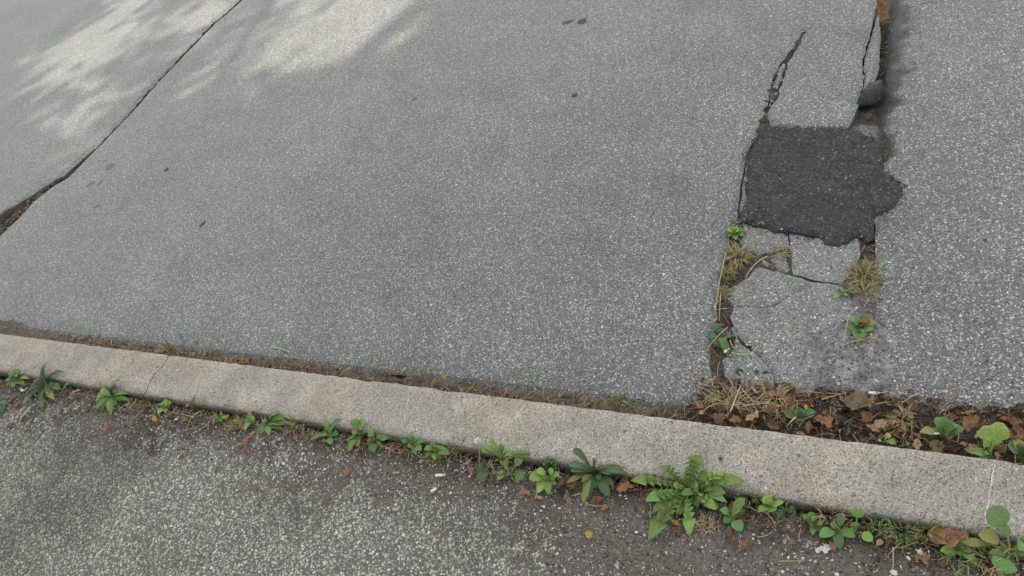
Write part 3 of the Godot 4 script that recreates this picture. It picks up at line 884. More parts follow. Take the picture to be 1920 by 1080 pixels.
	lm.uv1_scale = Vector3(0.5, 0.4, 1)
	lm.vertex_color_use_as_albedo = false
	var lo := put("asphalt_lump", st.commit(), lm)
	lo.position = Vector3(0.0332, -0.0260, -2.2646)
	lo.basis = Basis(UPD, 0.9) * Basis.from_scale(Vector3(0.135, 0.07, 0.075))
	tag(lo, "rounded dark lump of broken asphalt lying in the open crack", "asphalt lump")
	# dark grit washed over the lower end
	var w := func() -> Vector3:
		var c: Vector2 = [Vector2(-0.0217, -1.1982), Vector2(0.0048, -1.1199), Vector2(-0.0519, -1.0973), Vector2(-0.0717, -1.2274)][rng.randi() % 4]
		var p := c + Vector2(rng.randfn(0, 0.055), rng.randfn(0, 0.06))
		return Vector3(p.x, maxf(bed_h(p), -0.008) + 0.001, p.y)
	copies("loose_grit", "dark grit washed over the lower end of the strip", stone_mesh(8), M.grit, bits(0.8, [Color(0.06, 0.06, 0.06), Color(0.12, 0.11, 0.10), Color(0.22, 0.2, 0.17), Color(0.30, 0.28, 0.25)], 1100, w, 0.0012, 0.007))

func crack_x(z: float) -> float:
	var t := clampf((z - ZF) / (ZN - ZF), 0, 1)
	var k := lerpf(-2.0576, -2.0409, t)
	return k + n2.get_noise_2d(z * 700.0, 4.0) * 0.02 + 0.008 * sin(t * 7.0)

func kerb_block(xa: Callable, xb: Callable, step: float, shift: float) -> ArrayMesh:
	# [z, y] round the section, from the foot of the near face over the top to the foot of the far face
	var prof := [[ZN + 0.004, -0.10], [ZN + 0.004, 0.0], [ZN + 0.003, 0.03], [ZN + 0.001, TOP - 0.010], [ZN - 0.003, TOP - 0.003], [ZN - 0.008, TOP]]
	for k in 9: prof.append([lerpf(ZN - 0.014, ZF + 0.010, k / 8.0), TOP])
	prof.append_array([[ZF + 0.005, TOP - 0.0008], [ZF + 0.001, TOP - 0.003], [ZF - 0.002, TOP - 0.008], [ZF - 0.004, 0.0], [ZF - 0.004, -0.10]])
	var st := SurfaceTool.new()
	st.begin(Mesh.PRIMITIVE_TRIANGLES)
	st.set_smooth_group(0)
	var lng: float = xb.call(ZF) - xa.call(ZF)
	var n := maxi(1, int(lng / step))
	var rows := []
	for i in n + 1:
		var row := []
		var arc := 0.0
		for j in prof.size():
			var z: float = prof[j][0]
			var y: float = prof[j][1]
			if j > 0: arc += Vector2(z, y).distance_to(Vector2(prof[j - 1][0], prof[j - 1][1]))
			var x := lerpf(xa.call(z), xb.call(z), float(i) / n)
			var edge := 1.0 if (j >= 3 and j <= 5) or (j >= 14 and j <= 17) else 0.05
			var d := n2.get_noise_3d(x * 700.0 + shift, y * 300.0, z * 300.0) * 0.0022 * edge
			var chip := maxf(0.0, n2.get_noise_2d(x * 130.0 + 70.0, z * 90.0) - 0.30) * 0.016 * (1.0 if edge == 1.0 else 0.0)
			var e := 0.012 if (i == 0 or i == n) and y > 0.03 else 0.0
			row.append([Vector3(x, y + d - chip * 0.6 - e * 0.25, z + (d - chip) * signf(z - (ZF + ZN) * 0.5)), Vector2(x, arc) / 1.6])
		rows.append(row)
	for i in n:
		for j in prof.size() - 1:
			for q in [[i, j], [i, j + 1], [i + 1, j + 1], [i, j], [i + 1, j + 1], [i + 1, j]]:
				var v = rows[q[0]][q[1]]
				var p := Vector2(v[0].x, v[0].z)
				var k := 0.85 + fbm(p, 600.0, 15.0) * 0.16 + fbm(p, 1500.0, 9.0) * 0.06
				var warm := clampf(0.5 + fbm(p, 240.0, 81.0) * 1.0 - (p.x + 1.3) * 0.14, 0, 1)
				var c := Color(k * 0.97, k * 0.985, k).lerp(Color(k * 1.04, k * 1.01, k * 0.97), warm)
				c = c.lerp(Color(0.9, 0.55, 0.28), 0.5 * blob(p, Vector2(-0.7895, -0.8411), 0.04) * clampf(0.6 + fbm(p, 4000.0), 0, 1))
				if v[0].y < TOP - 0.0075: c = c * lerpf(0.18, 0.5, clampf((v[0].y - 0.03) / 0.025, 0, 1))  # side faces darkened in the colour: painted shade as well as dirt
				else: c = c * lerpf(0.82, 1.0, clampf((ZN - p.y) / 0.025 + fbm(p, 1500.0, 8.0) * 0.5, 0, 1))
				c.a = 1
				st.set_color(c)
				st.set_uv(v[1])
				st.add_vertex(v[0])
	for side in [0, n]:
		var mid := Vector3.ZERO
		for v in rows[side]: mid += v[0] / rows[side].size()
		for j in prof.size() - 1:
			var tri := [rows[side][j][0], rows[side][j + 1][0], mid]
			if side == 0: tri.reverse()
			st.set_smooth_group(2)
			for p in tri:
				st.set_color(Color(0.35, 0.33, 0.3))
				st.set_uv(Vector2(p.z, p.y) / 1.6)
				st.add_vertex(p)
	st.generate_normals()
	st.generate_tangents()
	return st.commit()

func _kerb() -> void:
	var kerb := base("kerb", Vector3.ZERO)
	tag(kerb, "low beige concrete kerb between road and footpath", "", "", "structure")
	put("kerb_block", kerb_block(func(_z): return -7.5, func(z): return crack_x(z) - 0.0016, 0.02, 0.0), M.kerb, kerb)
	put("kerb_block", kerb_block(func(z): return crack_x(z) + 0.0016, func(_z): return 2.6, 0.02, 40.0), M.kerb, kerb)
	# a pale scratch across the top near the right, and a stone set in the concrete
	var st := SurfaceTool.new()
	st.begin(Mesh.PRIMITIVE_TRIANGLES)
	var a := Vector2(0.2701, -0.8717)
	var b := Vector2(0.2455, -0.7446)
	for i in 40:
		var t0 := i / 40.0
		var t1 := (i + 1) / 40.0
		if n2.get_noise_1d(i * 40.0) < -0.22: continue
		var w0 := 0.0012 + 0.0007 * n2.get_noise_1d(i * 90.0)
		var p0 := a.lerp(b, t0) + Vector2(n2.get_noise_1d(i * 5.0) * 0.004, 0)
		var p1 := a.lerp(b, t1) + Vector2(n2.get_noise_1d((i + 1) * 5.0) * 0.004, 0)
		for q in [p0 + Vector2(-w0, 0), p0 + Vector2(w0, 0), p1 + Vector2(w0, 0), p0 + Vector2(-w0, 0), p1 + Vector2(w0, 0), p1 + Vector2(-w0, 0)]:
			st.set_color(Color(0.52, 0.51, 0.47))
			st.add_vertex(Vector3(q.x, TOP + 0.0016, q.y))
	st.generate_normals()
	put("scratch", st.commit(), M.grit, kerb)
	var pits := []
	for i in 420:
		var p := Vector2(rng.randf_range(-3.2, 0.45), rng.randf_range(ZF + 0.008, ZN - 0.008))
		var s := rng.randf_range(0.002, 0.0055) * rng.randf_range(0.6, 1.0)
		var k := rng.randf_range(0.05, 0.2) if rng.randf() < 0.8 else rng.randf_range(0.4, 0.55)
		pits.append([Transform3D(Basis(UPD, rng.randf() * TAU) * Basis.from_scale(Vector3(s, 0.0012, s * 0.7)), Vector3(p.x, TOP, p.y)), Color(k, k * 0.97, k * 0.94)])
	copies("set_grains", "", stone_mesh(9, 0.7), M.grit, pits, kerb)
	for e in [[Vector2(-1.7742, -0.8843), 0.013, Color(0.09, 0.08, 0.07)], [Vector2(-0.6685, -0.7889), 0.009, Color(0.14, 0.14, 0.15)], [Vector2(-1.9389, -0.8392), 0.009, Color(0.2, 0.19, 0.18)], [Vector2(-2.2806, -0.7960), 0.010, Color(0.1, 0.1, 0.1)], [Vector2(-2.7803, -0.8052), 0.012, Color(0.1, 0.1, 0.1)], [Vector2(-0.2615, -0.8733), 0.009, Color(0.16, 0.16, 0.17)], [Vector2(-0.0657, -0.8259), 0.013, Color(0.22, 0.22, 0.22)], [Vector2(0.1329, -0.7739), 0.012, Color(0.2, 0.2, 0.2)], [Vector2(-1.6788, -0.7366), 0.008, Color(0.05, 0.05, 0.05)], [Vector2(0.2050, -0.7438), 0.012, Color(0.12, 0.12, 0.14)], [Vector2(-0.1384, -0.7463), 0.008, Color(0.55, 0.55, 0.52)], [Vector2(0.1009, -0.8265), 0.01, Color(0.33, 0.34, 0.35)], [Vector2(-0.3631, -0.8332), 0.008, Color(0.5, 0.5, 0.48)]]:
		var o := put("set_stone", stone_mesh(rng.randi() % 99, 0.7), plain(e[2].linear_to_srgb(), 0.7, false), kerb)
		o.position = Vector3(e[0].x, TOP - 0.0004, e[0].y)
		o.basis = Basis(UPD, rng.randf() * TAU) * Basis.from_scale(Vector3(e[1], 0.004, e[1] * 0.7))

func _loose_ground() -> void:
	var sc := func(p: Vector2) -> Color:
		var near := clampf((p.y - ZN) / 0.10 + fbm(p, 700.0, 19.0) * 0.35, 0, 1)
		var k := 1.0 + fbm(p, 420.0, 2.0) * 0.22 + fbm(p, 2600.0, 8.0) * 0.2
		var c := Color(0.34, 0.31, 0.28).lerp(Color(1.02, 1.0, 0.97), near) * k  # darker by the kerb: contact shade painted over the soil's own dark brown
		c = c * (1.0 - 0.42 * clampf(blob(p, Vector2(-1.9073, -0.6158), 0.22) * 1.6, 0, 1)) * (1.0 - 0.25 * clampf(blob(p, Vector2(-2.4291, -0.5855), 0.25) * 1.6, 0, 1))
		c = c.lerp(Color(0.42, 0.46, 0.16), 0.55 * clampf(blob(p, Vector2(-2.4996, -0.5705), 0.13) * 2.0, 0, 1) * clampf(0.3 + fbm(p, 2000.0, 5.0) * 2.0, 0, 1))
		c = c.lerp(Color(0.5, 0.5, 0.2), 0.5 * blob(p, Vector2(-1.4236, -0.6113), 0.03) + 0.4 * blob(p, Vector2(-0.5725, -0.5457), 0.04))
		c.a = 1
		return c
	var keep := func(p: Vector2) -> bool: return soil_h(p) > PAV - 0.005
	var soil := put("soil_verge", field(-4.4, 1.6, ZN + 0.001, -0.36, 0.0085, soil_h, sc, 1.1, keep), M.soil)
	tag(soil, "dark dirt along the near side of the kerb, contact shade painted in", "", "", "stuff")
	var gc := func(p: Vector2) -> Color:
		var k := 0.92 + fbm(p, 1500.0, 8.0) * 0.35
		k *= lerpf(1.0, 0.42, clampf((p.x + 0.45) / 0.12, 0, 1))
		return Color(k, k * 0.9, k * 0.78).lerp(Color(0.95, 0.92, 0.88), clampf((-2.75 - p.x) / 0.15, 0, 1) * 0.8)
	var gut := put("gutter_dirt", field(-5.2, 1.6, -1.16, ZF - 0.003, 0.0085, gutter_h, gc, 1.1, func(p): return gutter_h(p) > -0.022), M.soil)
	tag(gut, "dirt and leaf mould swept against the road side of the kerb", "", "", "stuff")
	var seam := put("seam_dirt", field(-4.35, -3.75, -4.0, -1.2, 0.025, func(p): return -0.026 + fbm(p, 900.0) * 0.008, func(p): return Color(0.8, 0.66, 0.5) * (0.8 + fbm(p, 900.0) * 0.5), 1.1, func(_p): return true), M.soil)
	tag(seam, "brown dirt lying in the open road seam", "", "", "stuff")
	var w := func() -> Vector3:
		var x := rng.randf_range(-2.75, 1.1)
		var zb := line_at(SOILZ, x)
		var p := Vector2(x, lerpf(ZN + 0.01, zb + 0.05, rng.randf()))
		return Vector3(p.x, near_h(p) + 0.0006, p.y)
	copies("soil_grit", "small stones and crumbs on the dirt by the kerb", stone_mesh(5), M.grit, bits(0.85, [Color(0.45, 0.44, 0.40), Color(0.3, 0.28, 0.25), Color(0.16, 0.14, 0.12), Color(0.07, 0.065, 0.06), Color(0.2, 0.18, 0.15), Color(0.12, 0.1, 0.085), Color(0.6, 0.6, 0.57)], 20500, w, 0.0012, 0.0085))
	var sm := func() -> Vector3:
		var t := pow(rng.randf(), 1.5)
		var p := Vector2(lerpf(-3.935, -3.885, t) + rng.randfn(0, 0.022), lerpf(-1.3, -2.6, t))
		return Vector3(p.x, -0.022 + rng.randf() * 0.014, p.y)
	copies("seam_crumbs", "crumbs of asphalt fallen into the open road seam", stone_mesh(7), M.grit, bits(0.7, [Color(0.05, 0.05, 0.05), Color(0.09, 0.085, 0.08), Color(0.15, 0.13, 0.11)], 420, sm, 0.008, 0.035))
	# pale straw lying flat at the heap's left end
	var bl := []
	for i in 170:
		var p := Vector2(rng.randf_range(-0.33, -0.1), ZF - 0.07 - absf(rng.randfn(0, 0.035)))
		bl.append(p)
	# dry stems and needles matted in the dirt
	var bent := SurfaceTool.new()
	bent.begin(Mesh.PRIMITIVE_TRIANGLES)
	tube(bent, [Vector3(-0.5, 0, 0), Vector3(-0.2, 0.05, 0.06), Vector3(0.15, 0.06, 0.05), Vector3(0.5, 0.0, -0.08)], 0.02, 0.012, 4)
	bent.generate_normals()
	var bm := bent.commit()
	var list := []
	var straw := [Color(0.36, 0.26, 0.14), Color(0.26, 0.17, 0.09), Color(0.16, 0.10, 0.06), Color(0.45, 0.36, 0.2), Color(0.10, 0.07, 0.05), Color(0.2, 0.17, 0.08)]
	for i in 5200 + bl.size():
		var p := Vector2.ZERO
		var y := 0.0
		if i >= 5200:
			p = bl[i - 5200]
			y = far_h(p) + 0.003
		elif i < 2300:
			var x := rng.randf_range(-2.8, 1.0)
			p = Vector2(x, ZN + 0.006 + absf(rng.randfn(0, 0.028)))
			y = near_h(p)
		elif i < 4000:
			p = Vector2(rng.randf_range(-2.8, -0.3), ZF - 0.006 - absf(rng.randfn(0, 0.03)))
			y = far_h(p)
		elif i < 4800:
			p = Vector2(rng.randf_range(-0.36, 1.0), ZF - 0.006 - rng.randf() * 0.17)
			y = far_h(p)
		elif i < 4950:
			p = Vector2(-0.315 + rng.randfn(0, 0.018), rng.randf_range(-1.62, -1.08))
			y = bed_h(p)
		elif i > 5090:
			p = Vector2(0.085 + rng.randfn(0, 0.012), rng.randf_range(-2.95, -2.2))
			y = bed_h(p)
		else:
			p = Vector2(0.045 + rng.randfn(0, 0.015), rng.randf_range(-1.55, -1.15))
			y = bed_h(p)
		var l := rng.randf_range(0.012, 0.05) * (1.2 if i < 4600 and i > 4000 else 1.0)
		var c: Color = straw[rng.randi() % straw.size()] * rng.randf_range(0.7, 1.25)
		if i >= 5200: c = Color(0.46, 0.36, 0.2) * rng.randf_range(0.7, 1.2)
		c.a = 1
		var b := Basis(UPD, rng.randf() * TAU) * Basis(Vector3.BACK, rng.randf_range(-0.25, 0.35)) * Basis(Vector3.RIGHT, rng.randf() * TAU)
		list.append([Transform3D(b * Basis.from_scale(Vector3(l, l * 1.2, l * 1.2)), Vector3(p.x, y + rng.randf_range(0.0, 0.004), p.y)), c])
	copies("dry_stems", "matted dry stems and needles along the kerb and in the broken strip", bm, M.straw, list)
	# crumbs of leaf in the heap
	list = []
	for i in 1300:
		var p := Vector2(rng.randf_range(-0.34, 1.0), ZF - 0.008 - rng.randf() * 0.16)
		if i > 1020: p = Vector2(rng.randf_range(-2.7, -0.3), ZF - 0.008 - absf(rng.randfn(0, 0.025)))
		var s := rng.randf_range(0.008, 0.022)
		var c: Color = [Color(0.22, 0.13, 0.075), Color(0.14, 0.085, 0.055), Color(0.36, 0.24, 0.14), Color(0.08, 0.055, 0.04), Color(0.3, 0.24, 0.16)][rng.randi() % 4]
		list.append([Transform3D(Basis(UPD, rng.randf() * TAU) * Basis(Vector3.RIGHT, rng.randf_range(-0.9, 0.9)) * Basis.from_scale(Vector3.ONE * s), Vector3(p.x, far_h(p) + 0.001, p.y)), c])
	copies("leaf_crumbs", "crumbled brown leaf litter against the kerb", dead[2], M.straw, list)

var SUNPATCH := [
	PackedVector2Array([Vector2(-3.4235, -2.8139), Vector2(-3.4534, -3.0790), Vector2(-3.3820, -3.4762), Vector2(-3.6221, -4.1190), Vector2(-2.4647, -3.9191), Vector2(-2.2944, -3.4734), Vector2(-2.2699, -3.2006), Vector2(-2.3359, -2.9556), Vector2(-2.5244, -2.8826), Vector2(-2.8730, -2.9628), Vector2(-3.0737, -2.9066), Vector2(-3.2240, -2.7753), Vector2(-3.2758, -2.6541), Vector2(-3.4956, -2.7683)]),
	PackedVector2Array([Vector2(-6.1816, -4.8684), Vector2(-5.7848, -4.7523), Vector2(-5.2136, -3.9652), Vector2(-4.9971, -3.5636), Vector2(-4.6835, -3.1204), Vector2(-4.3208, -2.6994), Vector2(-4.2436, -2.4402), Vector2(-4.3300, -2.3248), Vector2(-4.5408, -2.4049), Vector2(-4.6715, -2.7390), Vector2(-5.0453, -2.9738), Vector2(-5.5033, -3.1040), Vector2(-5.8467, -3.2247), Vector2(-5.8436, -3.5671), Vector2(-5.5748, -3.7804)]),
	PackedVector2Array([Vector2(-4.4925, -3.5014), Vector2(-4.7040, -3.9676), Vector2(-4.3905, -4.1741), Vector2(-4.0928, -3.8571), Vector2(-4.1248, -3.5691), Vector2(-4.1550, -3.2984)])]

func _trees() -> void:
	# two tall trees behind the footpath: their crowns shade the place but for the gaps between leaves
	var clump := SurfaceTool.new()
	clump.begin(Mesh.PRIMITIVE_TRIANGLES)
	for i in 9:
		var b := any_turn()
		var at := Vector3(rng.randfn(0, 0.16), rng.randfn(0, 0.1), rng.randfn(0, 0.16))
		var pr := [Vector3(-0.11, 0, 0), Vector3(0, 0, -0.06), Vector3(0.12, 0.02, 0), Vector3(0, 0, 0.06)]
		for k in [0, 1, 2, 0, 2, 3]: clump.add_vertex(at + b * pr[k])
	clump.generate_normals()
	var cm := clump.commit()
	var lm := plain(Color(0.25, 0.34, 0.14), 0.6)
	lm.backlight_enabled = true
	lm.backlight = Color(0.3, 0.35, 0.12)
	for k in SUNPATCH.size(): SUNPATCH[k] = Geometry2D.offset_polygon(SUNPATCH[k], 0.33 if k == 0 else 0.22)[0]
	# leaves left out of the crown to brighten the road at far left
	var thin := func(g: Vector2) -> float: return clampf((-g.x - 2.9) / 2.2, 0, 1) * 0.62
	var n := 0
	for c in [Vector3(-11.0, 12.5, 6.6), Vector3(-4.2, 12.0, 6.0), Vector3(2.6, 12.3, 6.4)]:
		var t := base("shade_tree", Vector3(c.x, 0, c.z))
		tag(t, ["tall leafy tree behind the footpath, farthest to the left", "tall leafy tree behind the footpath, middle of the row", "tall leafy tree behind the footpath, farthest to the right"][n], "tree", "trees behind the footpath")
		var st := SurfaceTool.new()
		st.begin(Mesh.PRIMITIVE_TRIANGLES)
		tube(st, [Vector3(0, -0.1, 0), Vector3(0.05, 3, 0.1), Vector3(-0.1, 7, 0), Vector3(0, 13, 0)], 0.28, 0.08, 10)
		st.generate_normals()
		put("trunk", st.commit(), plain(c8(92, 82, 70), 0.9), t)
		for k in 6:
			st = SurfaceTool.new()
			st.begin(Mesh.PRIMITIVE_TRIANGLES)
			var a := k * 1.05 + n
			var d := Vector3(cos(a), 0, sin(a))
			tube(st, [Vector3(0, 6.5 + k * 0.6, 0), d * 1.4 + Vector3(0, 8.6 + k * 0.6, 0), d * 3.2 + Vector3(0, 10.4 + k * 0.5, 0)], 0.1, 0.03, 6)
			st.generate_normals()
			put("limb", st.commit(), plain(c8(92, 82, 70), 0.9), t)
		var list := []
		while list.size() < 5200:
			var p := Vector3(rng.randf_range(-1, 1), rng.randf_range(-1, 1), rng.randf_range(-1, 1))
			if p.length() > 1.0 + 0.2 * n2.get_noise_3d(p.x * 40.0 + n * 50.0, p.y * 40.0, p.z * 40.0): continue
			p *= Vector3(4.8, 3.4, 4.6)
			var wld: Vector3 = p + c
			var g: Vector3 = wld - SUN * (wld.y / SUN.y)
			var open := false
			for q in SUNPATCH:
				if Geometry2D.is_point_in_polygon(Vector2(g.x + rng.randfn(0, 0.12), g.z + rng.randfn(0, 0.16)), q): open = true
			if open or (g.z < -1.9 and g.x < -2.9 and rng.randf() < thin.call(Vector2(g.x, g.z))): continue
			var kk := rng.randf_range(0.7, 1.2)
			list.append([Transform3D(any_turn(), wld - Vector3(c.x, 0, c.z)), Color(kk, kk, kk)])
		copies("crown", "", cm, lm, list, t)
		n += 1

func _plants() -> void:
	var bright := Color(0.20, 0.37, 0.09)
	var mid := Color(0.14, 0.275, 0.075)
	var deep := Color(0.078, 0.165, 0.058)
	var cool := Color(0.092, 0.19, 0.075)
	plant("plantain", "bushy small green weed at the far left end of the kerb, beside a white scrap", "weeds growing along the near side of the kerb", Vector3(-2.7129, 0.0340, -0.7147), "oval", mid, 0.25, [[Vector3(-2.7432, 0.0640, -0.7323), 0.0220], [Vector3(-2.6944, 0.0640, -0.7400), 0.0220], [Vector3(-2.7550, 0.0460, -0.6949), 0.0200], [Vector3(-2.7389, 0.0400, -0.6853), 0.0160], [Vector3(-2.6987, 0.0390, -0.6799), 0.0220], [Vector3(-2.6451, 0.0440, -0.6974), 0.0220], [Vector3(-2.6364, 0.0490, -0.7192), 0.0200], [Vector3(-2.6993, 0.0640, -0.7175), 0.0220], [Vector3(-2.6716, 0.0590, -0.7349), 0.0200], [Vector3(-2.6693, 0.0690, -0.7119), 0.0200], [Vector3(-2.7443, 0.0540, -0.7135), 0.0180]])
	plant("dandelion", "toothed dark dandelion lying flat with one upright leaf, near the left end of kerb", "weeds growing along the near side of the kerb", Vector3(-2.5401, 0.0340, -0.7115), "toothed", cool, 0.10, [[Vector3(-2.5646, 0.0790, -0.7843), 0.0300], [Vector3(-2.5714, 0.0690, -0.7607), 0.0240], [Vector3(-2.4692, 0.0640, -0.7626), 0.0260], [Vector3(-2.4421, 0.0440, -0.7036), 0.0260], [Vector3(-2.4386, 0.0390, -0.6620), 0.0240], [Vector3(-2.4618, 0.0380, -0.6226), 0.0260], [Vector3(-2.5762, 0.0380, -0.6248), 0.0300], [Vector3(-2.5938, 0.0440, -0.6517), 0.0260], [Vector3(-2.5846, 0.0490, -0.6757), 0.0240], [Vector3(-2.5938, 0.0540, -0.7181), 0.0280], [Vector3(-2.5100, 0.0490, -0.7324), 0.0240], [Vector3(-2.5214, 0.0640, -0.7451), 0.0240]])
	plant("narrow_weed", "dark green weed cut by the left edge of the picture below the kerb", "weeds growing along the near side of the kerb", Vector3(-2.7087, 0.0340, -0.6060), "lance", cool, 0.10, [[Vector3(-2.6750, 0.0490, -0.6416), 0.0200], [Vector3(-2.6473, 0.0440, -0.6161), 0.0200], [Vector3(-2.6371, 0.0380, -0.5867), 0.0200], [Vector3(-2.6807, 0.0540, -0.6318), 0.0180], [Vector3(-2.6381, 0.0400, -0.5986), 0.0180]])
	plant("seedling", "tiny round leaved seedling right of the toothed dandelion at the left", "weeds growing along the near side of the kerb", Vector3(-2.4547, 0.0340, -0.7265), "round", mid, 0.35, [[Vector3(-2.4204, 0.0460, -0.7267), 0.0140], [Vector3(-2.4528, 0.0460, -0.7242), 0.0130], [Vector3(-2.4388, 0.0500, -0.7335), 0.0140], [Vector3(-2.4355, 0.0400, -0.7171), 0.0130]])
	plant("narrow_weed", "tufted weed with long narrow upright leaves left of the kerb's crack", "weeds growing along the near side of the kerb", Vector3(-2.1918, 0.0340, -0.7100), "lance", mid, 0.06, [[Vector3(-2.1437, 0.0790, -0.7700), 0.0220], [Vector3(-2.1596, 0.0740, -0.7570), 0.0200], [Vector3(-2.2482, 0.0400, -0.6862), 0.0200], [Vector3(-2.2512, 0.0440, -0.6996), 0.0220], [Vector3(-2.2133, 0.0390, -0.6577), 0.0220], [Vector3(-2.1980, 0.0420, -0.6857), 0.0180], [Vector3(-2.1375, 0.0390, -0.6637), 0.0240], [Vector3(-2.1383, 0.0400, -0.6814), 0.0200], [Vector3(-2.1367, 0.0520, -0.7306), 0.0220], [Vector3(-2.1102, 0.0480, -0.7252), 0.0240, "oval"], [Vector3(-2.1337, 0.0380, -0.6525), 0.0240, "oval"], [Vector3(-2.2390, 0.0560, -0.7230), 0.0200, "oval"], [Vector3(-2.2077, 0.0540, -0.7172), 0.0180], [Vector3(-2.0956, 0.0400, -0.7064), 0.0180, "oval"], [Vector3(-2.1180, 0.0390, -0.7015), 0.0160, "oval"]])
	plant("plantain", "small pale green weed just right of the kerb's crack, above a yellow curled leaf", "weeds growing along the near side of the kerb", Vector3(-1.9343, 0.0340, -0.7074), "oval", bright, 0.30, [[Vector3(-1.9438, 0.0500, -0.7146), 0.0200], [Vector3(-1.9189, 0.0540, -0.7223), 0.0180], [Vector3(-1.9011, 0.0500, -0.7193), 0.0180], [Vector3(-1.9395, 0.0380, -0.6783), 0.0180], [Vector3(-1.9110, 0.0380, -0.6905), 0.0160], [Vector3(-1.9082, 0.0440, -0.7113), 0.0160], [Vector3(-1.9324, 0.0460, -0.7045), 0.0150], [Vector3(-1.9134, 0.0520, -0.7113), 0.0160]])
	plant("plantain", "little weed of a few upright leaves tight against the kerb, second right of the crack", "weeds growing along the near side of the kerb", Vector3(-1.8318, 0.0340, -0.7297), "oval", bright, 0.20, [[Vector3(-1.8139, 0.0620, -0.7489), 0.0220], [Vector3(-1.8510, 0.0440, -0.7256), 0.0200], [Vector3(-1.8035, 0.0560, -0.7463), 0.0180], [Vector3(-1.8031, 0.0440, -0.7303), 0.0200], [Vector3(-1.8489, 0.0400, -0.7184), 0.0160], [Vector3(-1.8287, 0.0520, -0.7395), 0.0150]])
	plant("dandelion", "small weed of ragged leaves beside an orange curled leaf under the kerb", "weeds growing along the near side of the kerb", Vector3(-1.6943, 0.0340, -0.7072), "toothed", bright, 0.15, [[Vector3(-1.7108, 0.0460, -0.7000), 0.0180], [Vector3(-1.7069, 0.0380, -0.6842), 0.0140], [Vector3(-1.6800, 0.0500, -0.7124), 0.0150], [Vector3(-1.6634, 0.0440, -0.7033), 0.0160], [Vector3(-1.6731, 0.0390, -0.6936), 0.0180], [Vector3(-1.6961, 0.0440, -0.6965), 0.0160]])
	plant("plantain", "thin weed with three upright pale leaves among dry stems", "weeds growing along the near side of the kerb", Vector3(-1.5699, 0.0340, -0.7086), "oval", bright, 0.30, [[Vector3(-1.5729, 0.0560, -0.7317), 0.0200], [Vector3(-1.5859, 0.0440, -0.7122), 0.0190], [Vector3(-1.5513, 0.0490, -0.7156), 0.0200], [Vector3(-1.5717, 0.0380, -0.6770), 0.0160], [Vector3(-1.5687, 0.0400, -0.7012), 0.0140]])
	plant("plantain", "dense glossy green plantain above the grey blue pebble", "weeds growing along the near side of the kerb", Vector3(-1.5017, 0.0340, -0.7152), "oval", mid, 0.25, [[Vector3(-1.4612, 0.0640, -0.7389), 0.0240], [Vector3(-1.4891, 0.0540, -0.7246), 0.0180], [Vector3(-1.5197, 0.0500, -0.7107), 0.0220], [Vector3(-1.5182, 0.0440, -0.7015), 0.0200], [Vector3(-1.5089, 0.0380, -0.6748), 0.0240], [Vector3(-1.4743, 0.0380, -0.6756), 0.0180], [Vector3(-1.4695, 0.0460, -0.7062), 0.0200], [Vector3(-1.4371, 0.0460, -0.7126), 0.0260], [Vector3(-1.4416, 0.0540, -0.7272), 0.0220], [Vector3(-1.4272, 0.0440, -0.7201), 0.0180], [Vector3(-1.4431, 0.0380, -0.6986), 0.0180], [Vector3(-1.5025, 0.0520, -0.7091), 0.0160]])
	plant("plantain", "loose plantain with upright pointed leaves, left of the bushiest plantain", "weeds growing along the near side of the kerb", Vector3(-1.2750, 0.0340, -0.7098), "oval", mid, 0.35, [[Vector3(-1.2814, 0.0740, -0.7372), 0.0170], [Vector3(-1.2347, 0.0700, -0.7432), 0.0190], [Vector3(-1.3226, 0.0420, -0.6843), 0.0210], [Vector3(-1.2878, 0.0490, -0.6967), 0.0150], [Vector3(-1.2712, 0.0590, -0.7227), 0.0160], [Vector3(-1.2569, 0.0380, -0.6809), 0.0180], [Vector3(-1.2443, 0.0440, -0.7109), 0.0180], [Vector3(-1.2874, 0.0560, -0.7203), 0.0140], [Vector3(-1.2576, 0.0440, -0.7029), 0.0160], [Vector3(-1.2563, 0.0600, -0.7226), 0.0150], [Vector3(-1.2530, 0.0580, -0.7278), 0.0150]])
	plant("plantain", "biggest plantain at mid kerb with two broad upright leaves", "weeds growing along the near side of the kerb", Vector3(-1.1788, 0.0340, -0.7233), "oval", mid, 0.35, [[Vector3(-1.1958, 0.0720, -0.7513), 0.0260], [Vector3(-1.1605, 0.0700, -0.7544), 0.0280], [Vector3(-1.1491, 0.0540, -0.7292), 0.0220], [Vector3(-1.1810, 0.0540, -0.7191), 0.0160], [Vector3(-1.1727, 0.0390, -0.6880), 0.0250], [Vector3(-1.1908, 0.0380, -0.6699), 0.0180], [Vector3(-1.2080, 0.0440, -0.6954), 0.0170], [Vector3(-1.1979, 0.0540, -0.7181), 0.0160], [Vector3(-1.1688, 0.0460, -0.7039), 0.0140]])
	plant("plantain", "spreading dark plantain with a yellow leaf tucked beneath it", "weeds growing along the near side of the kerb", Vector3(-1.1297, 0.0340, -0.7159), "oval", mid, 0.35, [[Vector3(-1.1373, 0.0640, -0.7356), 0.0210], [Vector3(-1.0827, 0.0440, -0.7264), 0.0240], [Vector3(-1.1004, 0.0540, -0.7217), 0.0160], [Vector3(-1.1135, 0.0380, -0.6795), 0.0190], [Vector3(-1.1467, 0.0440, -0.7087), 0.0140], [Vector3(-1.1250, 0.0540, -0.7228), 0.0160], [Vector3(-1.1399, 0.0580, -0.7247), 0.0160]])
